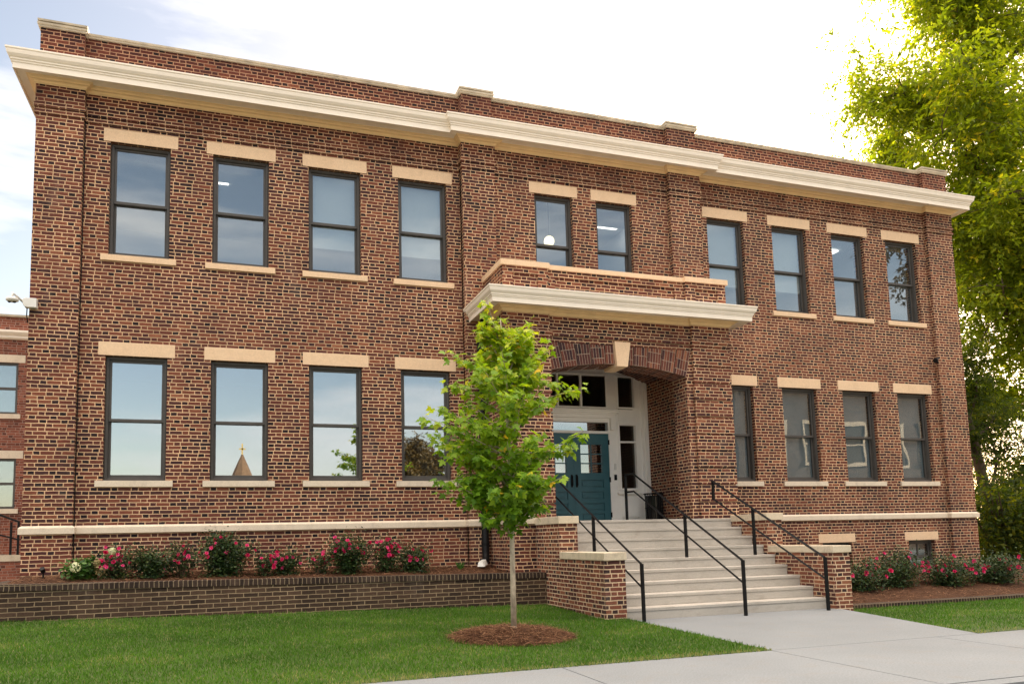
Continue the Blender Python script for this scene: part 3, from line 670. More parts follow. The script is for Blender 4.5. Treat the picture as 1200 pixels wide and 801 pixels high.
# ------------------------------------------------------------------ planter wall left
zt0, zt1 = -1.452, -1.562
def ztop(x): return zt0+(x+.9)*(zt1-zt0)/7.52
def zlawn_w(x): return -1.905-.0205*(x+.9)
PW = root('planter_wall', 'long low dark brown brick planter wall in front of the rose bed', 'garden wall', (2.7, -1.5, -2.165))
def slab(q, x0, x1, y0, y1, a, b, za, zb):
    n = 1; v = [(x0,y0,za(x0)),(x1,y0,za(x1)),(x1,y1,za(x1)),(x0,y1,za(x0)),(x0,y0,zb(x0)),(x1,y0,zb(x1)),(x1,y1,zb(x1)),(x0,y1,zb(x0))]
    q.add(v, [(0,3,2,1),(4,5,6,7),(0,1,5,4),(1,2,6,5),(2,3,7,6),(3,0,4,7)])
q = MB(); slab(q, -1.16, 6.619, -1.52, -1.30, 0, 0, lambda x: -2.5, lambda x: ztop(x)-.082); q.box(-1.16, -.92, -1.30, -.102, -2.5, ztop(-1)-.082); q.build('wall_face', 'brick_dark', PW)
q = MB(); slab(q, -1.175, 6.619, -1.535, -1.29, 0, 0, lambda x: ztop(x)-.082, ztop); q.box(-1.175, -.90, -1.289, -.102, ztop(-1)-.082, ztop(-1)); q.build('rowlock_cap', 'brick_rowlock', PW)
EW = root('bed_edging', 'low dark brick edging along the mulch bed right of the steps', 'edging', (14, -3.0, -2.3))
MB().box(10.712, 21, -3.12, -2.95, -2.5, -2.165).build('brick_course', 'brick_rowlock', EW)

# ------------------------------------------------------------------ ground, walks, lawns
def lawn_z(x, y):
    t = min(1, max(0, (-1.5-y)/4.7)); return zlawn_w(x)*(1-t**.62)+(-2.162)*t**.62
def rlawn_z(x, y):
    t = min(1, max(0, (y+6.2)/3.1)); return -2.162-.07*t
m = Mat('grass_soil'); c = m.mix(m.noise(m.pos(), 6, 5, .6), (.035, .06, .010), (.07, .10, .02)); m.bsdf(c, .95); M_['soil'] = m.m
m = Mat('far_ground'); c = m.mix(m.noise(m.pos(), .4, 6, .6), (.20, .175, .135), (.30, .265, .21)); m.bsdf(c, .95); M_['far'] = m.m
m = Mat('mulch_base'); c = m.mix(m.noise(m.scalevec(m.pos(), (1, 1, 1)), 30, 6, .7), (.035, .016, .009), (.13, .062, .032)); m.bsdf(c, .95, m.noise(m.pos(), 45, 5, .7), .02, 1, .2); M_['mulch'] = m.m
MB().quad((-900, -900, -2.42), (900, -900, -2.42), (900, 900, -2.42), (-900, 900, -2.42)).build('ground', 'far', kind='structure')
WK = -2.165
q = MB()
def wpoly(pts, z=WK): q.add([(x, y, z) for x, y in pts]+[(x, y, -2.5) for x, y in pts], [tuple(range(len(pts)))]+[(i, i+len(pts), (i+1) % len(pts)+len(pts), (i+1) % len(pts)) for i in range(len(pts))])
g = .006
wpoly([(6.93, -6.26), (9.66, -6.26), (10.46, -3.55), (10.40, -3.30), (6.93, -3.30)])
q.build('front_walk', 'walk', kind='structure')
q = MB(); xs = [-16, -13.7, -11.4, -9.1, -6.8, -4.5, -2.2, .1, 2.4, 4.69, 6.93, 9.05, 11.3, 13.6, 15.9, 18.2, 20.5, 24, 28, 32]
for a, b in zip(xs, xs[1:]): wpoly([(a+g, -8.15), (b-g, -8.15), (b-g, -6.27), (a+g, -6.27)])
q.build('sidewalk', 'walk', kind='structure')
q = MB(); q.box(-16, 32, -8.30, -8.16, -2.5, -2.168); q.build('kerb', 'walk', kind='structure')
MB().box(-60, 60, -17, -8.31, -2.5, -2.29).build('road', 'asphalt', kind='structure')
q = MB(); q.box(-60, 60, -19.5, -17.01, -2.5, -2.17); q.build('sidewalk', 'walk', kind='structure')
def sheet(name, x0, x1, y0, y1, fz, mat, nx=60, ny=30, inside=None, kind='structure'):
    q = MB(); xs = np.linspace(x0, x1, nx+1); ys = np.linspace(y0, y1, ny+1)
    v = [(x, yy, fz(x, yy)) for yy in ys for x in xs]; f = []
    for j in range(ny):
        for i in range(nx):
            if inside and not inside((xs[i]+xs[i+1])/2, (ys[j]+ys[j+1])/2): continue
            f.append((j*(nx+1)+i, j*(nx+1)+i+1, (j+1)*(nx+1)+i+1, (j+1)*(nx+1)+i))
    q.add(v, f); return q.build(name, mat, smooth=True, kind=kind)
sheet('lawn', -9, 6.938, -6.272, -1.4, lawn_z, 'soil')
def rl_edge(y): return 10.46+(y+3.55)*(10.46-9.66)/2.71
q = MB(); ys = np.linspace(-6.272, -3.1, 20)
for a, b in zip(ys, ys[1:]):
    ea, eb = rl_edge(a), rl_edge(b); n = 12
    for k in range(n):
        x0, x1 = ea+(24-ea)*k/n, ea+(24-ea)*(k+1)/n; x2, x3 = eb+(24-eb)*k/n, eb+(24-eb)*(k+1)/n
        q.quad((x0, a, rlawn_z(x0, a)), (x1, a, rlawn_z(x1, a)), (x3, b, rlawn_z(x3, b)), (x2, b, rlawn_z(x2, b)))
q.build('lawn', 'soil', kind='structure')

# grass blades
def leafcloud(name, P, D, N_, L, Wd, mat, parent=None, kind=None, shape='rhomb', lv=None, origin=None, curl=0.0, world=False):
    """P centres, D leaf direction, N_ leaf normal (arrays, drawing units); one polygon per leaf."""
    n = len(P); D = D/np.linalg.norm(D, axis=1, keepdims=True); Sd = np.cross(N_, D); Sd /= (np.linalg.norm(Sd, axis=1, keepdims=True)+1e-9)
    Nn = np.cross(D, Sd); L = np.broadcast_to(L, n)[:, None]; Wd = np.broadcast_to(Wd, n)[:, None]
    T = {'rhomb': [(0, 0), (.45, .5), (1, 0), (.45, -.5)], 'blade': [(0, .5), (1, .08), (1, -.08), (0, -.5)],
         'maple': [(0,0.03),(0.06,0.16),(-0.04,0.4),(0.12,0.33),(0.2,0.24),(0.22,0.48),(0.36,0.66),(0.4,0.46),(0.52,0.5),(0.46,0.34),(0.5,0.17),(0.64,0.28),(0.72,0.2),(0.8,0.12),(1.05,0),(0.8,-0.12),(0.72,-0.2),(0.64,-0.28),(0.5,-0.17),(0.46,-0.34),(0.52,-0.5),(0.4,-0.46),(0.36,-0.66),(0.22,-0.48),(0.2,-0.24),(0.12,-0.33),(-0.04,-0.4),(0.06,-0.16),(0,-0.03)],
         'oval': [(0, 0), (.25, .38), (.6, .42), (1, 0), (.6, -.42), (.25, -.38)]}[shape]
    k = len(T); V = np.zeros((n, k, 3))
    for i, (a, b) in enumerate(T): V[:, i] = P+D*L*a+Sd*Wd*b-Nn*L*curl*(a*a*.8+b*b*1.2)
    V = V.reshape(-1, 3)*S; V[:, 2] += Z0*S
    base = np.array(LOC[parent.name]) if parent else (np.array(W(*origin)) if origin else np.array([V[:, 0].mean(), V[:, 1].mean(), V[:, 2].min()]))
    V -= base
    me = bpy.data.meshes.new(name); me.vertices.add(n*k); me.vertices.foreach_set('co', V.ravel())
    me.loops.add(n*k); me.loops.foreach_set('vertex_index', np.arange(n*k, dtype=np.int32))
    me.polygons.add(n); me.polygons.foreach_set('loop_start', np.arange(0, n*k, k, dtype=np.int32)); me.polygons.foreach_set('loop_total', np.full(n, k, dtype=np.int32))
    if lv is None: lv = rng.random(n)
    at = me.attributes.new('lv', 'FLOAT', 'FACE'); at.data.foreach_set('value', np.asarray(lv, dtype=np.float32))
    me.update(calc_edges=True); me.materials.append(M_[mat])
    o = bpy.data.objects.new(name, me); C.objects.link(o)
    if parent: o.parent = parent
    else: o.location = base
    if kind: o['kind'] = kind
    LOC[o.name] = tuple(base)
    return o
def unit(n): v = rng.normal(size=(n, 3)); return v/np.linalg.norm(v, axis=1, keepdims=True)
M_['grass'] = leaf_mat('grass_blades', [(0, (.045, .115, .009)), (.5, (.085, .205, .014)), (.85, (.15, .28, .026)), (1, (.32, .30, .12))], .35, .5, (1.2, 1.3, .5))
def grass(n, x0, x1, y0, y1, fz, ok=None, near=1.0):
    x = rng.uniform(x0, x1, n); yy = y0+(y1-y0)*rng.random(n)**near
    if ok is not None: k = ok(x, yy); x, yy = x[k], yy[k]
    n = len(x); z = np.array([fz(a, b) for a, b in zip(x, yy)])
    patch = np.sin(x*1.7+np.sin(yy*2.1)*1.3)*np.sin(yy*2.6+x*.6)+.5*np.sin(x*5.1+1)*np.sin(yy*6.3)
    D = np.stack([rng.normal(0, .45, n), rng.normal(0, .45, n), np.ones(n)], 1); N_ = np.stack([rng.normal(0, 1, n), rng.normal(0, 1, n), np.zeros(n)], 1)
    lv = np.clip(.40+.20*patch+rng.normal(0, .17, n), 0, .93); dry = rng.random(n) < (.035+.16*(patch > .72)+.5*(yy < -6.17-.05*np.sin(x*3))); lv[dry] = 1
    return leafcloud('grass', np.stack([x, yy, z-.004], 1), D, N_, rng.uniform(.022, .046, n), rng.uniform(.006, .010, n), 'grass', kind='stuff', shape='blade', lv=lv)
TX, TY = 4.95, -4.42
def okl(x, y_): return (((x-TX)/.69)**2+((y_-TY)/.67)**2 > 1+.12*np.sin(9*np.arctan2(y_-TY, x-TX)))
grass(150000, -3.6, 6.93, -6.285, -1.52, lawn_z, okl, 1.0)
grass(42000, 9.6, 18.5, -6.285, -3.13, rlawn_z, lambda x, y_: x > rl_edge(y_)-.005, .8)

# mulch: pine straw
M_['straw'] = leaf_mat('pine_straw', [(0, (.035, .014, .007)), (.5, (.15, .062, .030)), (1, (.42, .23, .12))], .1, .7, (1, 1, 1))
def straw(n, samp, parent=None):
    P = samp(n); n = len(P); a = rng.uniform(0, 2*pi, n)
    D = np.stack([np.cos(a), np.sin(a), rng.normal(.03, .22, n)], 1); N_ = np.stack([rng.normal(0, .3, n), rng.normal(0, .3, n), np.ones(n)], 1)
    return leafcloud('mulch_straw', P, D, N_, rng.uniform(.06, .15, n), rng.uniform(.0035, .0075, n), 'straw', kind='stuff', shape='blade', curl=.12)
def mound(x, y_):
    r = math.sqrt(((x-TX)/.72)**2+((y_-TY)/.70)**2); return lawn_z(x, y_)+.10*max(0, 1-r**2.2)-.005-(.06 if r > 1 else 0)
sheet('mulch_ring', TX-.8, TX+.8, TY-.78, TY+.78, mound, 'mulch', 40, 40, lambda x, y_: ((x-TX)/.74)**2+((y_-TY)/.72)**2 < 1)
def s1(n):
    r = np.sqrt(rng.random(n)); a = rng.uniform(0, 2*pi, n); x = TX+.73*r*np.cos(a); yy = TY+.71*r*np.sin(a)
    return np.stack([x-.03, yy, np.array([mound(p, q_) for p, q_ in zip(x, yy)])+rng.uniform(0, .03, n)], 1)
straw(9000, s1)
def bedl(x, y_): t = (y_+1.3)/1.3; return ztop(x)*(1-t)+(-1.36-.015*(x+1))*t-.02+.018*math.sin(x*6+y_*3)*math.sin(y_*7+x)
def bedr(x, y_): t = min(1, max(0, (y_+2.95)/2.9)); return -2.185*(1-t)+(-1.84)*t+.02*math.sin(x*5+y_*2)*math.sin(y_*6+x)
sheet('mulch_bed', -.93, 6.62, -1.31, .01, bedl, 'mulch', 90, 16)
sheet('mulch_bed', 10.71, 20.5, -2.96, .01, bedr, 'mulch', 90, 24, lambda x, y_: True)
def s2(n):
    x = rng.uniform(-.92, 6.6, n); yy = rng.uniform(-1.28, -.03, n); return np.stack([x, yy, np.array([bedl(a, b) for a, b in zip(x, yy)])+rng.uniform(0, .025, n)], 1)
def s3(n):
    x = rng.uniform(10.72, 20, n); yy = rng.uniform(-2.93, -.03, n); return np.stack([x, yy, np.array([bedr(a, b) for a, b in zip(x, yy)])+rng.uniform(0, .03, n)], 1)
straw(11000, s2); straw(16000, s3)
tag(MB().box(17.9, 22, -1.25, -1.1, -2.4, -1.90).build('concrete_curb', 'walk'), 'short pale concrete kerb at the far right beyond the last rose bush', 'kerb')

# ------------------------------------------------------------------ young maple
def branch_path(p, d, ln, n=5, wob=.12, droop=0):
    pts = [Vector(p)]; d = Vector(d).normalized()
    for i in range(n):
        d = (d+Vector((random.gauss(0, wob), random.gauss(0, wob), random.gauss(0, wob)-droop))).normalized(); pts.append(pts[-1]+d*ln/n)
    return pts
YM = root('young_maple', 'slender young maple with pale trunk and bright green leaves on the front lawn', 'tree', (TX, TY, mound(TX, TY)))
q = MB(); tr = [(TX, TY, mound(TX, TY)-.02), (TX+.004, TY, -1.5), (TX+.012, TY+.01, -.8), (TX+.0, TY, .2), (TX-.03, TY, 1.0), (TX-.06, TY, 1.56)]
q.tube(tr, [.035, .031, .028, .023, .014, .006], 10); q.ball((TX-.002, TY, mound(TX, TY)+.01), .042, 12, (1, 1, .8))
tips = []
for k in range(104):
    t = random.random()**1.1; z = -.82+2.25*t; a = k*2.4+random.gauss(0, .3); 
    rmax = .80*(1-((z-.10)/1.62)**2 if z > .1 else 1-((.10-z)/1.35)**2*.8)*random.uniform(.62, 1.22)
    rmax = max(.1, rmax*(.95 if math.cos(a) > 0 else 1.0))
    el = R(random.uniform(25, 50)); p0 = Vector((TX, TY, z-rmax*.35))
    pts = branch_path(p0, (math.cos(a)*math.cos(el), math.sin(a)*math.cos(el), math.sin(el)), rmax*1.1, 5, .10, .05)
    q.tube(pts, [.011, .009, .007, .005, .004, .002], 5, False); tips.append(pts)
# the long side shoots the photograph shows
for d, ln, z in (((-1, -.1, .42), 1.15, -.1), ((1, .1, .32), 1.0, .45), ((-.9, .2, .2), .95, .0), ((.95, -.2, .1), .82, -.05), ((-.2, 0, 1), .36, 1.2), ((-.6, .1, .9), .62, .9), ((-.9, 0, .55), .85, .7), ((.8, .1, .6), .8, .75), ((-1, 0, .15), .9, -.35), ((-.35, 0, 1), .8, 1.0), ((.3, 0, 1), .75, .85), ((.5, .1, 1), .5, 1.0)):
    pts = branch_path((TX, TY, z), d, ln, 6, .06, 0); q.tube(pts, [.011, .009, .008, .006, .005, .004, .002], 5, False); tips.append(pts)
q.build('trunk', 'bark_pale', YM, smooth=True)
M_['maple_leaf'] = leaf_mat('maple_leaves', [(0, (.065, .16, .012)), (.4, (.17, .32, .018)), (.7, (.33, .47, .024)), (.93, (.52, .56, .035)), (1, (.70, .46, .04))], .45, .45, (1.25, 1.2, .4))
P = []; D = []; H_ = []
for pts in tips:
    m_l = len(pts)
    for i in range(48):
        t = random.uniform(.10, 1)**.7*(m_l-1); i0 = min(int(t), m_l-2); p = pts[i0].lerp(pts[i0+1], t-i0)
        dd = (pts[i0+1]-pts[i0]).normalized(); off = Vector((random.gauss(0, 1), random.gauss(0, 1), random.gauss(0, .7))).normalized()
        pet = random.uniform(.02, .085); P.append(p+off*pet); D.append(dd*.5+off*.8+Vector((0, 0, -.55))); H_.append(p.z)
P = np.array(P); D = np.array(D); n = len(P); N_ = np.stack([rng.normal(0, .55, n), rng.normal(-.45, .5, n), np.ones(n)], 1)
lv = np.clip(.40+.30*(P[:, 2]+.3)/1.6+rng.normal(0, .16, n), 0, .95); lv[rng.random(n) < .012] = 1  # sky light on the crown top put into leaf colour, yellower with height
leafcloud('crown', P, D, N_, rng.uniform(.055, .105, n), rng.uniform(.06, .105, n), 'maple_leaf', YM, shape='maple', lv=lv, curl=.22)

# ------------------------------------------------------------------ rose bushes
M_['rose_leaf'] = leaf_mat('rose_leaves', [(0, (.012, .030, .010)), (.5, (.028, .060, .018)), (.85, (.055, .10, .025)), (1, (.11, .12, .03))], .2, .42, (1, 1.1, .5))
M_['rose_leaf_light'] = leaf_mat('hydrangea_leaves', [(0, (.03, .09, .015)), (.6, (.07, .17, .03)), (1, (.13, .24, .05))], .3, .45, (1, 1.1, .5))
M_['rose_flower'] = leaf_mat('rose_petals', [(0, (.48, .010, .06)), (.5, (.70, .02, .14)), (1, (.85, .10, .30))], .25, .5, (1, .6, .8))
M_['hydrangea_flower'] = leaf_mat('hydrangea_petals', [(0, (.55, .60, .30)), (1, (.82, .82, .58))], .25, .5, (1, 1, .8))
M_['faded_flower'] = leaf_mat('faded_petals', [(0, (.22, .17, .07)), (1, (.34, .26, .12))], .25, .5, (1, 1, .8))
def bush(name, label, cat, x, yb, zb, w, h, dens=1, nf=12, leaf='rose_leaf', flower='rose_flower', group=None, fs=.035, loose=0, leafs=(.03, .05), extra=None):
    b = root(name, label, cat, (x, yb, zb), group)
    q = MB(); pts_all = []
    ns = int(14+10*w)
    for k in range(ns):
        a = random.uniform(0, 2*pi); rr = random.random()**.6
        tip = Vector((x+math.cos(a)*rr*w*.5, yb+math.sin(a)*rr*w*.36, zb+h*random.uniform(.55, 1.02)*math.sqrt(max(.15, 1-.6*rr*rr))))
        p0 = Vector((x+random.gauss(0, .04), yb+random.gauss(0, .04), zb-.03)); mid = p0.lerp(tip, .5)+Vector((math.cos(a)*.04*w, 0, .03))
        ps = [p0, mid, tip]; q.tube(ps, [.006, .005, .003], 5, False); pts_all.append(ps)
    q.build('stem', 'stem', b)
    n = int(900*w*h*5.0*dens)+160; P = np.zeros((n, 3))
    for i in range(n):
        ps = random.choice(pts_all); t = random.random()**.6 if loose else random.uniform(.12, 1); p = ps[0].lerp(ps[1], t*2) if t < .5 else ps[1].lerp(ps[2], t*2-1)
        s_ = .045+.05*(1-loose)*w; P[i] = p+Vector((random.gauss(0, s_), random.gauss(0, s_), random.gauss(0, s_*.8)))
    P[:, 2] = np.maximum(P[:, 2], zb+.015)
    N_ = np.stack([rng.normal(0, .7, n), rng.normal(-.3, .6, n), np.ones(n)], 1); D = unit(n); D[:, 2] = D[:, 2]*.5-.15
    leafcloud('foliage', P, D, N_, rng.uniform(*leafs, n), rng.uniform(leafs[0]*.6, leafs[1]*.6, n), leaf, b, shape='oval', curl=.15)
    # flowers: each bloom a tight rosette of petals
    FP = []; FD = []; FN = []; LL = []
    for i in range(nf):
        ps = random.choice(pts_all); t = random.uniform(.65, 1.03); c = Vector(ps[1]).lerp(ps[2], (t-.5)*2 if t > .5 else 0)+Vector((random.gauss(0, .04), -abs(random.gauss(0, .07))-.02, random.gauss(0, .03)))
        ax = Vector((random.gauss(0, .5), -1, random.uniform(.1, .9))).normalized(); r_ = fs*random.uniform(.65, 1.15); ref = ax.orthogonal().normalized(); o2 = ax.cross(ref); lvv = random.random()
        for ring, (cnt, til, sc) in enumerate(((6, .35, 1), (5, .9, .75), (4, 1.8, .5))):
            for j in range(cnt):
                aa = 2*pi*(j+.5*ring)/cnt; rad = ref*math.cos(aa)+o2*math.sin(aa); d_ = (rad+ax*til).normalized()
                FP.append(c+rad*.003); FD.append(d_*1.0); FN.append((ax-rad*til).normalized()); LL.append((r_*sc, min(1, max(0, lvv+random.gauss(0, .15)))))
    if nf:
        LL = np.array(LL); leafcloud('blooms', np.array(FP), np.array(FD), np.array(FN), LL[:, 0], LL[:, 0]*1.15, flower, b, shape='oval', lv=LL[:, 1], curl=-.25)
    return b
G1 = 'rose bushes in the left planter bed'; G2 = 'rose bushes in the right mulch bed'
hy = bush('hydrangea', 'low hydrangea with white flower heads at the left end of the planter', 'shrub', -.08, -.75, -1.44, .42, .32, 1.3, 0, 'rose_leaf_light', leafs=(.05, .085))
def heads(parent, name, cs, mat):
    P = []; N2 = []
    for c, r_ in cs:
        for k in range(90):
            u_ = unit(1)[0]; P.append(np.array(c)+u_*r_*.9); N2.append(u_)
    P = np.array(P); N2 = np.array(N2); n = len(P); leafcloud(name, P, np.cross(N2, unit(n)), N2, .028, .026, mat, parent, shape='oval')
heads(hy, 'flower_head', [((-.13, -1.02, -1.27), .075), ((.31, -.92, -1.06), .055)], 'hydrangea_flower'); heads(hy, 'faded_flower_head', [((.17, -1.0, -1.32), .08), ((.13, -.98, -1.22), .05)], 'faded_flower')
specs = [(.36, .55, .40, .8, 16, 0, 'pink rose bush low beside the hydrangea in the left planter', .8),
 (.80, .58, .40, 1.5, 3, 0, 'dense dark green rose bush with few blooms second from the hydrangea', .8),
 (1.20, .50, .48, .32, 9, 1, 'thin sparse rose bush with scattered pink blooms before the tallest bush', .7),
 (1.78, .74, .66, 1.5, 18, 0, 'largest rounded dark rose bush with red blooms under the second window', .8),
 (2.36, .34, .34, .4, 7, 1, 'small sparse rose with bright pink blooms right of the largest bush', .8),
 (2.70, .38, .38, 1.2, 8, 0, 'small dense rose bush between the second and third windows', .7),
 (3.20, .40, .36, .35, 6, 1, 'pale straggly rose bush under the third window', .75),
 (3.66, .52, .64, 1.3, 16, 0, 'tall upright rose bush with red blooms on top under the third window', .8),
 (4.20, .50, .52, .7, 26, 0, 'rose bush thick with pink blooms left of the last planter bush', .75),
 (4.66, .50, .38, 1.4, 9, 0, 'last low dark rose bush of the left planter toward the downpipe', .75)]
for x, w_, h_, de, nf, lo, lb, yy in specs: bush('rose_bush', lb, 'rose bush', x, -yy, bedl(x, -yy), w_*1.3, h_*1.14, de*1.4, int(nf*1.5), group=G1, loose=lo)
sm = root('small_plant', 'tiny bright green plant alone in the mulch by the white splash block', 'plant', (5.50, -.55, bedl(5.5, -.55)))
n = 40; a = rng.uniform(0, 2*pi, n); leafcloud('leaf', np.stack([np.full(n, 5.5), np.full(n, -.55), np.full(n, bedl(5.5, -.55))], 1)+rng.normal(0, .01, (n, 3)), np.stack([np.cos(a), np.sin(a), rng.uniform(.8, 2.5, n)], 1), unit(n), rng.uniform(.08, .18, n), .02, 'rose_leaf_light', sm, curl=.2)
for x, yy, w_, h_, de, nf, lb in ((12.35, -1.95, 1.35, .52, 1.4, 16, 'wide dark rose bush next to the right step wall'), (13.35, -1.75, 1.25, .74, 1.3, 18, 'tallest rose bush of the right bed, left of the basement window'),
        (14.45, -1.9, 1.3, .56, 1.3, 30, 'rose bush covered in pink blooms below the basement window'), (15.6, -1.9, 1.55, .54, 1.4, 24, 'round spreading rose bush at the right corner of the building')):
    bush('rose_bush', lb, 'rose bush', x, yy, bedr(x, yy), w_, h_, de, nf, group=G2, fs=.045)
gl = root('garden_light', 'short dark garden light stake in the mulch near the left corner', 'garden light', (-.6, -.62, -1.45))
MB().tube([(-.6, -.62, -1.47), (-.6, -.62, -1.33)], .012, 8).build('stake', 'black', gl); MB().tube([(-.6, -.62, -1.33), (-.61, -.66, -1.28)], [.03, .034], 12).build('lamp_head', 'black', gl)

# ------------------------------------------------------------------ neighbouring building at the left
NB = root('neighbour_building', 'red brick neighbouring building with stone lintels seen past the left corner', 'building', (-6, 7, -2.165))
q = MB(); nw = [(-4.1, -2.835, 2.10, 3.307), (-4.1, -2.815, -.08, 1.07)]
skin(q, -14, -1.6, GB, 4.40, 7, nw, .12); q.quad((-1.6, 7, GB), (-1.6, 16, GB), (-1.6, 16, 4.4), (-1.6, 7, 4.4)); q.quad((-14, 7, GB), (-14, 16, GB), (-14, 16, 4.4), (-14, 7, 4.4)); q.quad((-14, 16, GB), (-1.6, 16, GB), (-1.6, 16, 4.4), (-14, 16, 4.4)); q.quad((-14, 7, 4.39), (-1.6, 7, 4.39), (-1.6, 16, 4.39), (-14, 16, 4.39))
q.build('wall', 'brick_red', NB)
MB().box(-14.05, -1.55, 6.95, 7.3, 4.39, 4.44).build('coping', 'coping', NB)
MB().sweep([(-14, 7), (-1.6, 7)], [(0, 4.05), (.14, 4.05), (.14, 4.0), (.10, 3.95), (.07, 3.93), (.07, 3.88), (.03, 3.85), (0, 3.85)]).build('cornice', 'trim', NB)
for a, b, c, d in nw:
    Wn = root('window', '', 'x', (a, 7, c)); del Wn['category']; del Wn['label']; Wn.parent = NB; Wn.location = Vector(LOC[Wn.name])-Vector(LOC[NB.name])
    q = MB(); t = .055; q.box(a, a+t, 7.05, 7.12, c, d); q.box(b-t, b, 7.05, 7.12, c, d); q.box(a+t, b-t, 7.05, 7.12, d-t, d); q.box(a+t, b-t, 7.05, 7.12, c, c+t); q.box(a+t, b-t, 7.055, 7.115, (c+d)/2-.03, (c+d)/2+.03)
    q.build('frame', 'frame', Wn); MB().box(a+t, b-t, 7.08, 7.085, c+t, d-t).build('pane', 'glass', Wn)
    MB().box(a-.2, b+.14, 6.99, 7.1, d+.001, d+.18).build('lintel', 'lime_pale', Wn); MB().box(a-.1, b+.08, 6.96, 7.1, c-.11, c-.001).build('sill', 'lime_pale', Wn)
    MB().box(a-.3, b+.3, 7.6, 7.62, c-.3, d+.3).build('room_wall', 'shade_dark', Wn)
q = MB(); q.box(-9, -1.62, 5.9, 6.99, -1.255, -1.122); q.build('ramp_slab', 'cap', NB); MB().box(-8.95, -1.66, 5.93, 6.98, GB, -1.256).build('ramp_wall', 'brick_red', NB)
RL = root('ramp_railing', 'thin black railing on the landing of the neighbouring building', 'railing', (-2.6, 6.0, -1.12))
for x, zt in ((-4.4, -.25), (-3.6, -.25), (-2.86, -.25), (-2.62, -.42), (-2.48, -.42)): MB().box(x-.02, x+.02, 5.98, 6.02, -1.12, zt).build('post', 'black', RL)
MB().tube([(-4.6, 6, -.25), (-2.86, 6, -.25), (-2.46, 6, -.42)], .022, 6).build('top_rail', 'black', RL); MB().tube([(-4.6, 6, -.68), (-2.86, 6, -.68), (-2.46, 6, -.80)], .018, 6).build('lower_rail', 'black', RL)
MB().box(-3.6, -3.35, 6.6, 6.9, -1.13, -.75).build('equipment_box', 'black'); tag(bpy.data.objects['equipment_box'], 'dark equipment box behind the railing of the neighbouring building', 'utility box')

# ------------------------------------------------------------------ big trees
M_['tree_leaf'] = leaf_mat('broadleaf_leaves', [(0, (.06, .10, .012)), (.5, (.11, .165, .02)), (.85, (.18, .22, .03)), (1, (.30, .28, .04))], .68, .5, (3.1, 2.55, .3))
M_['street_leaf'] = leaf_mat('russet_street_leaves', [(0, (.035, .028, .008)), (.6, (.11, .072, .014)), (1, (.20, .12, .03))], .2, .5, (1.2, 1, .4))
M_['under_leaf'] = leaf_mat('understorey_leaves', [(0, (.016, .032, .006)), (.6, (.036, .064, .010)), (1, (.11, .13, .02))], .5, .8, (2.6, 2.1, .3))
def big_tree(name, label, base, trunk, rads, limbs, sprays, size, mat='tree_leaf', leaf=(.11, .19), droop=.45, per=10, group=None, sub=3, spread=1.2):
    T = root(name, label, 'tree', base, group); q = MB(); q.tube(trunk, rads, 12); ends = []
    for st, d, ln, r0 in limbs:
        ps = branch_path(st, d, ln, 7, .13, -.01); q.tube(ps, [r0*(1-.8*i/7) for i in range(8)], 8, False)
        for j in range(2, 8):
            for _ in range(sub):
                dd = Vector((random.gauss(0, 1), random.gauss(0, 1), random.gauss(.25, .6))).normalized(); l2 = ln*random.uniform(.22, .42)
                p2 = branch_path(ps[j], dd, l2, 5, .18, .02); q.tube(p2, [r0*.25*(1-.75*i/5) for i in range(6)], 5, False); ends += p2[1:]
                for _ in range(2):
                    p3 = branch_path(p2[random.randint(2, 5)], Vector((random.gauss(0, 1), random.gauss(0, 1), random.gauss(0, .5))), l2*.45, 4, .2, .05); q.tube(p3, [r0*.08, r0*.07, r0*.05, r0*.04, r0*.02], 4, False); ends += p3[1:]
    q.build('trunk', 'bark', T, smooth=True)
    E_ = np.array([tuple(e) for e in ends]); idx = rng.integers(0, len(E_), sprays)
    c = E_[idx]+rng.normal(0, spread*.22, (sprays, 3)); ax = unit(sprays); ax[:, 2] = ax[:, 2]*.5-droop; ax /= np.linalg.norm(ax, axis=1, keepdims=True)
    P = np.repeat(c, per, 0); A = np.repeat(ax, per, 0); t = np.tile(np.linspace(0, 1, per), sprays)*size
    P = P+A*t[:, None]; sdv = np.cross(A, unit(len(P))); sgn = np.tile([1, -1], len(P)//2+1)[:len(P), None]
    D = A*.7+sdv*sgn*.9; N_ = unit(len(P))*.7; N_[:, 2] += .9
    lv = np.clip(np.repeat(rng.normal(.45, .22, sprays), per)+rng.normal(0, .1, len(P)), 0, 1)
    leafcloud('crown', P, D, N_, rng.uniform(*leaf, len(P)), rng.uniform(leaf[0]*.42, leaf[1]*.42, len(P)), mat, T, lv=lv, curl=.1)
    return T
bx, by = 32.3, 8.0
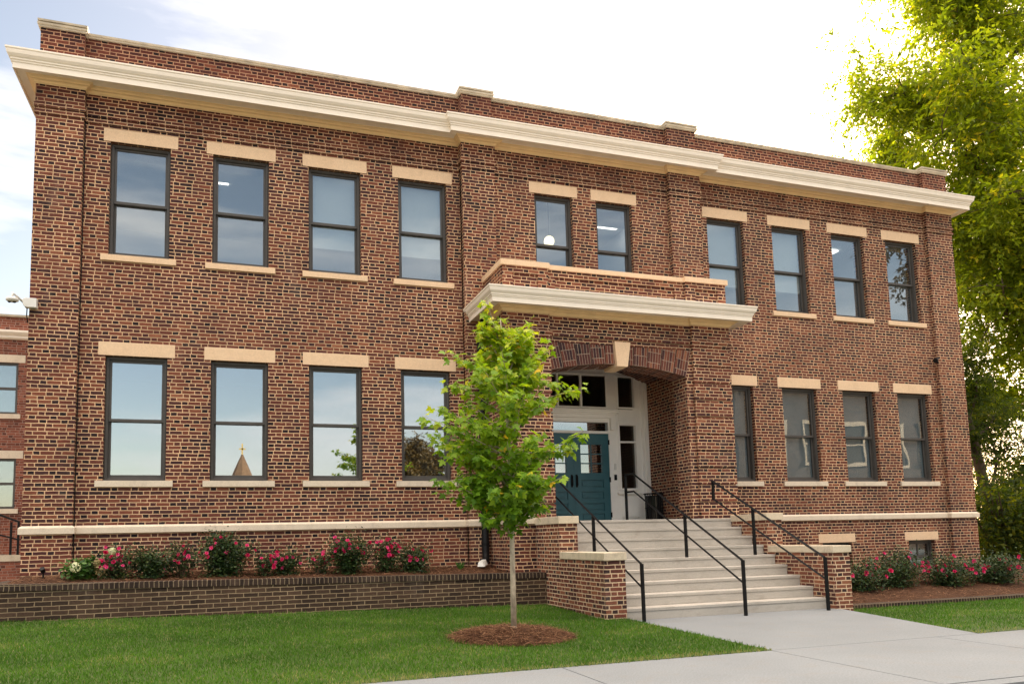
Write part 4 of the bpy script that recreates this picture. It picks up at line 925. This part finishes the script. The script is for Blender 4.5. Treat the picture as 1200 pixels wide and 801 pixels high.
big_tree('shade_tree', 'tall spreading tree with sunlit yellow green leaves behind the right corner', (bx, by, -2.4),
    [(bx-.4, by, -2.5), (bx-.4, by, 0), (bx-.3, by, 3), (bx, by, 6), (bx-.9, by-.3, 9.5), (bx-1.6, by-.3, 13), (bx-1.5, by, 17), (bx-1.2, by, 21), (bx-1, by, 24)], [.50, .42, .38, .35, .28, .24, .18, .11, .03],
    [((bx-.2, by, 4.5), (-.6, -.1, .85), 5.0, .15), ((bx, by, 6.2), (-.75, -.2, .75), 6.4, .16), ((bx, by, 6), (.7, .2, .8), 8, .2), ((bx-.9, by-.3, 9.5), (-.9, .1, .45), 6.4, .15), ((bx-.9, by-.3, 9), (-.7, -.6, .5), 6.0, .13),
     ((bx-1.2, by-.3, 11), (.6, -.5, .8), 7, .15), ((bx-1.6, by-.3, 13), (-.9, -.2, .45), 5.8, .13), ((bx-1.6, by-.3, 13.5), (.7, .3, .7), 7, .13), ((bx-1.5, by, 15), (-.8, .3, .55), 5.4, .12), ((bx-1.5, by, 16.5), (-.85, -.3, .5), 5.2, .12), ((bx-1.5, by, 17), (.7, -.3, .7), 6, .11),
     ((bx-1.3, by, 19), (-.85, 0, .5), 5.0, .11), ((bx-1.5, by, 14.5), (-.9, .1, .1), 4.6, .12), ((bx-1.4, by, 18), (-.9, -.2, .2), 4.8, .10), ((bx-1.2, by, 21), (-.7, .1, .7), 4.5, .09), ((bx-.5, by, 8), (-.3, .8, .5), 6, .13), ((bx-.2, by, 5.5), (.4, -.8, .4), 6, .13), ((bx, by, 3.6), (-.9, .2, .25), 3.6, .07), ((bx-.3, by, 5.2), (-.85, -.2, .45), 5.6, .12), ((bx-.2, by, 7.6), (-.85, -.4, .25), 5.2, .12), ((bx-.9, by, 10.5), (-.9, .3, .1), 6.2, .12), ((bx-1.2, by, 12), (-.95, -.1, .0), 5.8, .12)], 16500, .7, per=9, leaf=(.15, .27), sub=3, spread=2.0)
bx, by = 33.0, 14.0
big_tree('shade_tree', 'second tree with darker leaves filling in behind the tall one at the right', (bx, by, -2.4),
    [(bx, by, -2.5), (bx-.2, by, 3), (bx-.4, by, 8), (bx-.6, by, 12), (bx-.6, by, 17)], [.38, .32, .27, .2, .06],
    [((bx-.2, by, 4), (-.7, 0, .7), 6, .12), ((bx-.4, by, 7), (.7, 0, .6), 6, .12), ((bx-.4, by, 7), (-.8, -.3, .5), 5.5, .12), ((bx-.5, by, 10), (-.8, .1, .4), 5.0, .11), ((bx-.5, by, 9), (.5, .5, .8), 5, .1), ((bx-.6, by, 12), (-.7, .2, .6), 4.6, .1), ((bx-.6, by, 14), (-.3, -.3, .9), 4, .08)], 4500, .7, per=9, leaf=(.17, .30), sub=3)
bx, by = 23.7, 4.2
big_tree('understorey_tree', 'leaning dark understorey tree with yellow green sprays beside the right wall', (bx, by, -2.4),
    [(bx+.1, by, -2.5), (bx-.05, by, -1), (bx-.4, by, 1), (bx-.7, by, 2.4), (bx-.9, by, 3.4)], [.2, .17, .14, .10, .05],
    [((bx-.2, by, .0), (.8, -.1, .5), 2.8, .06), ((bx-.4, by, 1), (-.7, .1, .6), 2.2, .05), ((bx-.5, by, 1.6), (.7, .2, .6), 2.8, .05), ((bx-.7, by, 2.2), (.2, -.4, .8), 2.0, .05), ((bx, by, -.8), (.9, .2, .15), 2.4, .04)], 2300, .34, 'under_leaf', (.09, .15), per=8, sub=3, spread=.8)
def shrub(label, x, yb, w, h, n, group):
    b = root('woodland_shrub', label, 'shrub', (x, yb, -2.4), group); q = MB()
    for k in range(9):
        a = random.uniform(0, 2*pi); q.tube([(x, yb, -2.45), (x+math.cos(a)*w*.2, yb+math.sin(a)*w*.2, -2.4+h*.5), (x+math.cos(a)*w*.4, yb+math.sin(a)*w*.4, -2.4+h*.9)], [.04, .03, .01], 5, False)
    q.build('stem', 'bark', b)
    cl_ = rng.normal(0, 1, (36, 3)); cl_ /= np.linalg.norm(cl_, axis=1, keepdims=True); cl_ *= (rng.random((36, 1))**.4); cl_ = cl_*np.array([w*.5, w*.45, h*.5])+np.array([x, yb, -2.4+h*.52])
    P = cl_[rng.integers(0, 36, n)]+rng.normal(0, .30, (n, 3)); P[:, 2] = np.maximum(P[:, 2], -2.38); N_ = unit(n)*.7; N_[:, 2] += .8
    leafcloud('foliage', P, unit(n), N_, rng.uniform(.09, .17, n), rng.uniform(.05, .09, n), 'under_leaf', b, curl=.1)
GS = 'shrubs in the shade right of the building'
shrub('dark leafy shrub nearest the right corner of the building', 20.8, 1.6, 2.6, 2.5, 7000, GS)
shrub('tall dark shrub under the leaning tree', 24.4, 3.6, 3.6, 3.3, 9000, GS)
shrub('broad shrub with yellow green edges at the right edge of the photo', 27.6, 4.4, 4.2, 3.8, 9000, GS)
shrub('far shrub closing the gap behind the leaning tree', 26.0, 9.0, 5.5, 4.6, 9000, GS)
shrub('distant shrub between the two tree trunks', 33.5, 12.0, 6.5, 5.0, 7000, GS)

# ------------------------------------------------------------------ across the street, mirrored in the panes
Ch = root('church', 'church with a shingled flared spire and gold cross across the street', 'church', (3.0, -25, -2.2))
m = simple('spire_shingle', (.16, .10, .06), .9, .35, 5, .02, stretch=(1, 1, 3)); M_['shingle'] = m
M_['gold'] = simple('gilded_cross', (.75, .55, .2), .35, .1, 5, metal=.6)
q = MB(); cx, cy_ = 2.42, -25.0
prof = [(1.55, .9), (.95, 1.45), (.58, 2.05), (.25, 2.85), (.03, 3.35)]
q.lathe((cx, cy_, 0), prof, 8); q.build('spire', 'shingle', Ch)
MB().box(cx-1.0, cx+1.0, cy_-1, cy_+1, -2.3, 1.0).build('tower', 'brick_red', Ch)
q = MB(); q.box(cx-.035, cx+.035, cy_-.035, cy_+.035, 3.3, 3.86); q.box(cx-.15, cx+.15, cy_-.035, cy_+.035, 3.56, 3.63); q.build('cross', 'gold', Ch)
q = MB(); q.box(-4, cx-1.01, -29, -24.2, -2.3, -.6); q.build('nave', 'brick_red', Ch)
q = MB(); q.prism_y([(-4.1, -.6), (cx-1.02, -.6), ((-4.1+cx-1.02)/2, .9)], -29.1, -24.1); q.build('roof', 'shingle', Ch)
OB = root('opposite_building', 'brick building with white window surrounds across the street', 'building', (42, -25, -2.2))
q = MB(); ow = [(32.6+k*3.2, 34.2+k*3.2, z, z+2.4) for k in range(9) for z in (-.6, 3.2)]; skin(q, 31, 62, -2.3, 8.4, -25, [(a, b, c, d) for a, b, c, d in ow], -.2)
q.quad((31, -25, -2.3), (31, -36, -2.3), (31, -36, 8.4), (31, -25, 8.4)); q.build('wall', 'brick_grey', OB)
MB().box(30.7, 62, -25, -24.6, 8.4, 8.9).build('cornice', 'white', OB)
for k, (a, b, c, d) in enumerate(ow):
    q = MB(); q.box(a-.25, a, -24.95, -24.85, c-.2, d+.3); q.box(b, b+.25, -24.95, -24.85, c-.2, d+.3); q.box(a, b, -24.95, -24.85, d, d+.3); q.box(a, b, -24.95, -24.85, (c+d)/2-.05, (c+d)/2+.05); q.box(a, b, -24.95, -24.85, c-.2, c); q.build('window', 'lime_pale', OB)
    MB().box(a, b, -25.16, -25.14, c, d).build('window_glass', 'dark_dome', OB)
bx, by = 11.4, -25.5
big_tree('street_tree', 'brown leaved tree across the street, mirrored in the window behind the maple', (bx, by, -2.2), [(bx, by, -2.3), (bx, by, 0), (bx+.1, by, 2.5), (bx, by, 4.2)], [.25, .2, .13, .05],
    [((bx, by, 0), (-.8, 0, .8), 3, .09), ((bx, by, .5), (.8, .1, .8), 3, .09), ((bx, by, 1.2), (-.5, .5, .9), 2.6, .08), ((bx, by, 1.6), (.5, -.5, .9), 2.4, .08), ((bx, by, 2.2), (-.2, .1, 1), 2, .06)], 2600, .4, 'street_leaf', per=8, leaf=(.14, .22), sub=2, spread=.9, droop=.2)
bx, by = 29.5, -9.5
big_tree('street_tree', 'street tree with hanging leaf sprays mirrored in the right upper windows', (bx, by, -2.2), [(bx, by, -2.3), (bx, by, 4), (bx-.3, by, 9), (bx-.3, by, 14)], [.3, .25, .2, .08],
    [((bx, by, 8.5), (-.85, .2, .45), 4.2, .1), ((bx, by, 9), (.8, 0, .7), 4, .1), ((bx-.2, by, 10), (-.7, -.3, .7), 4, .1), ((bx-.2, by, 11.5), (-.3, .6, .9), 3.5, .1)], 800, .6, 'street_leaf', per=9, leaf=(.16, .28), sub=2)
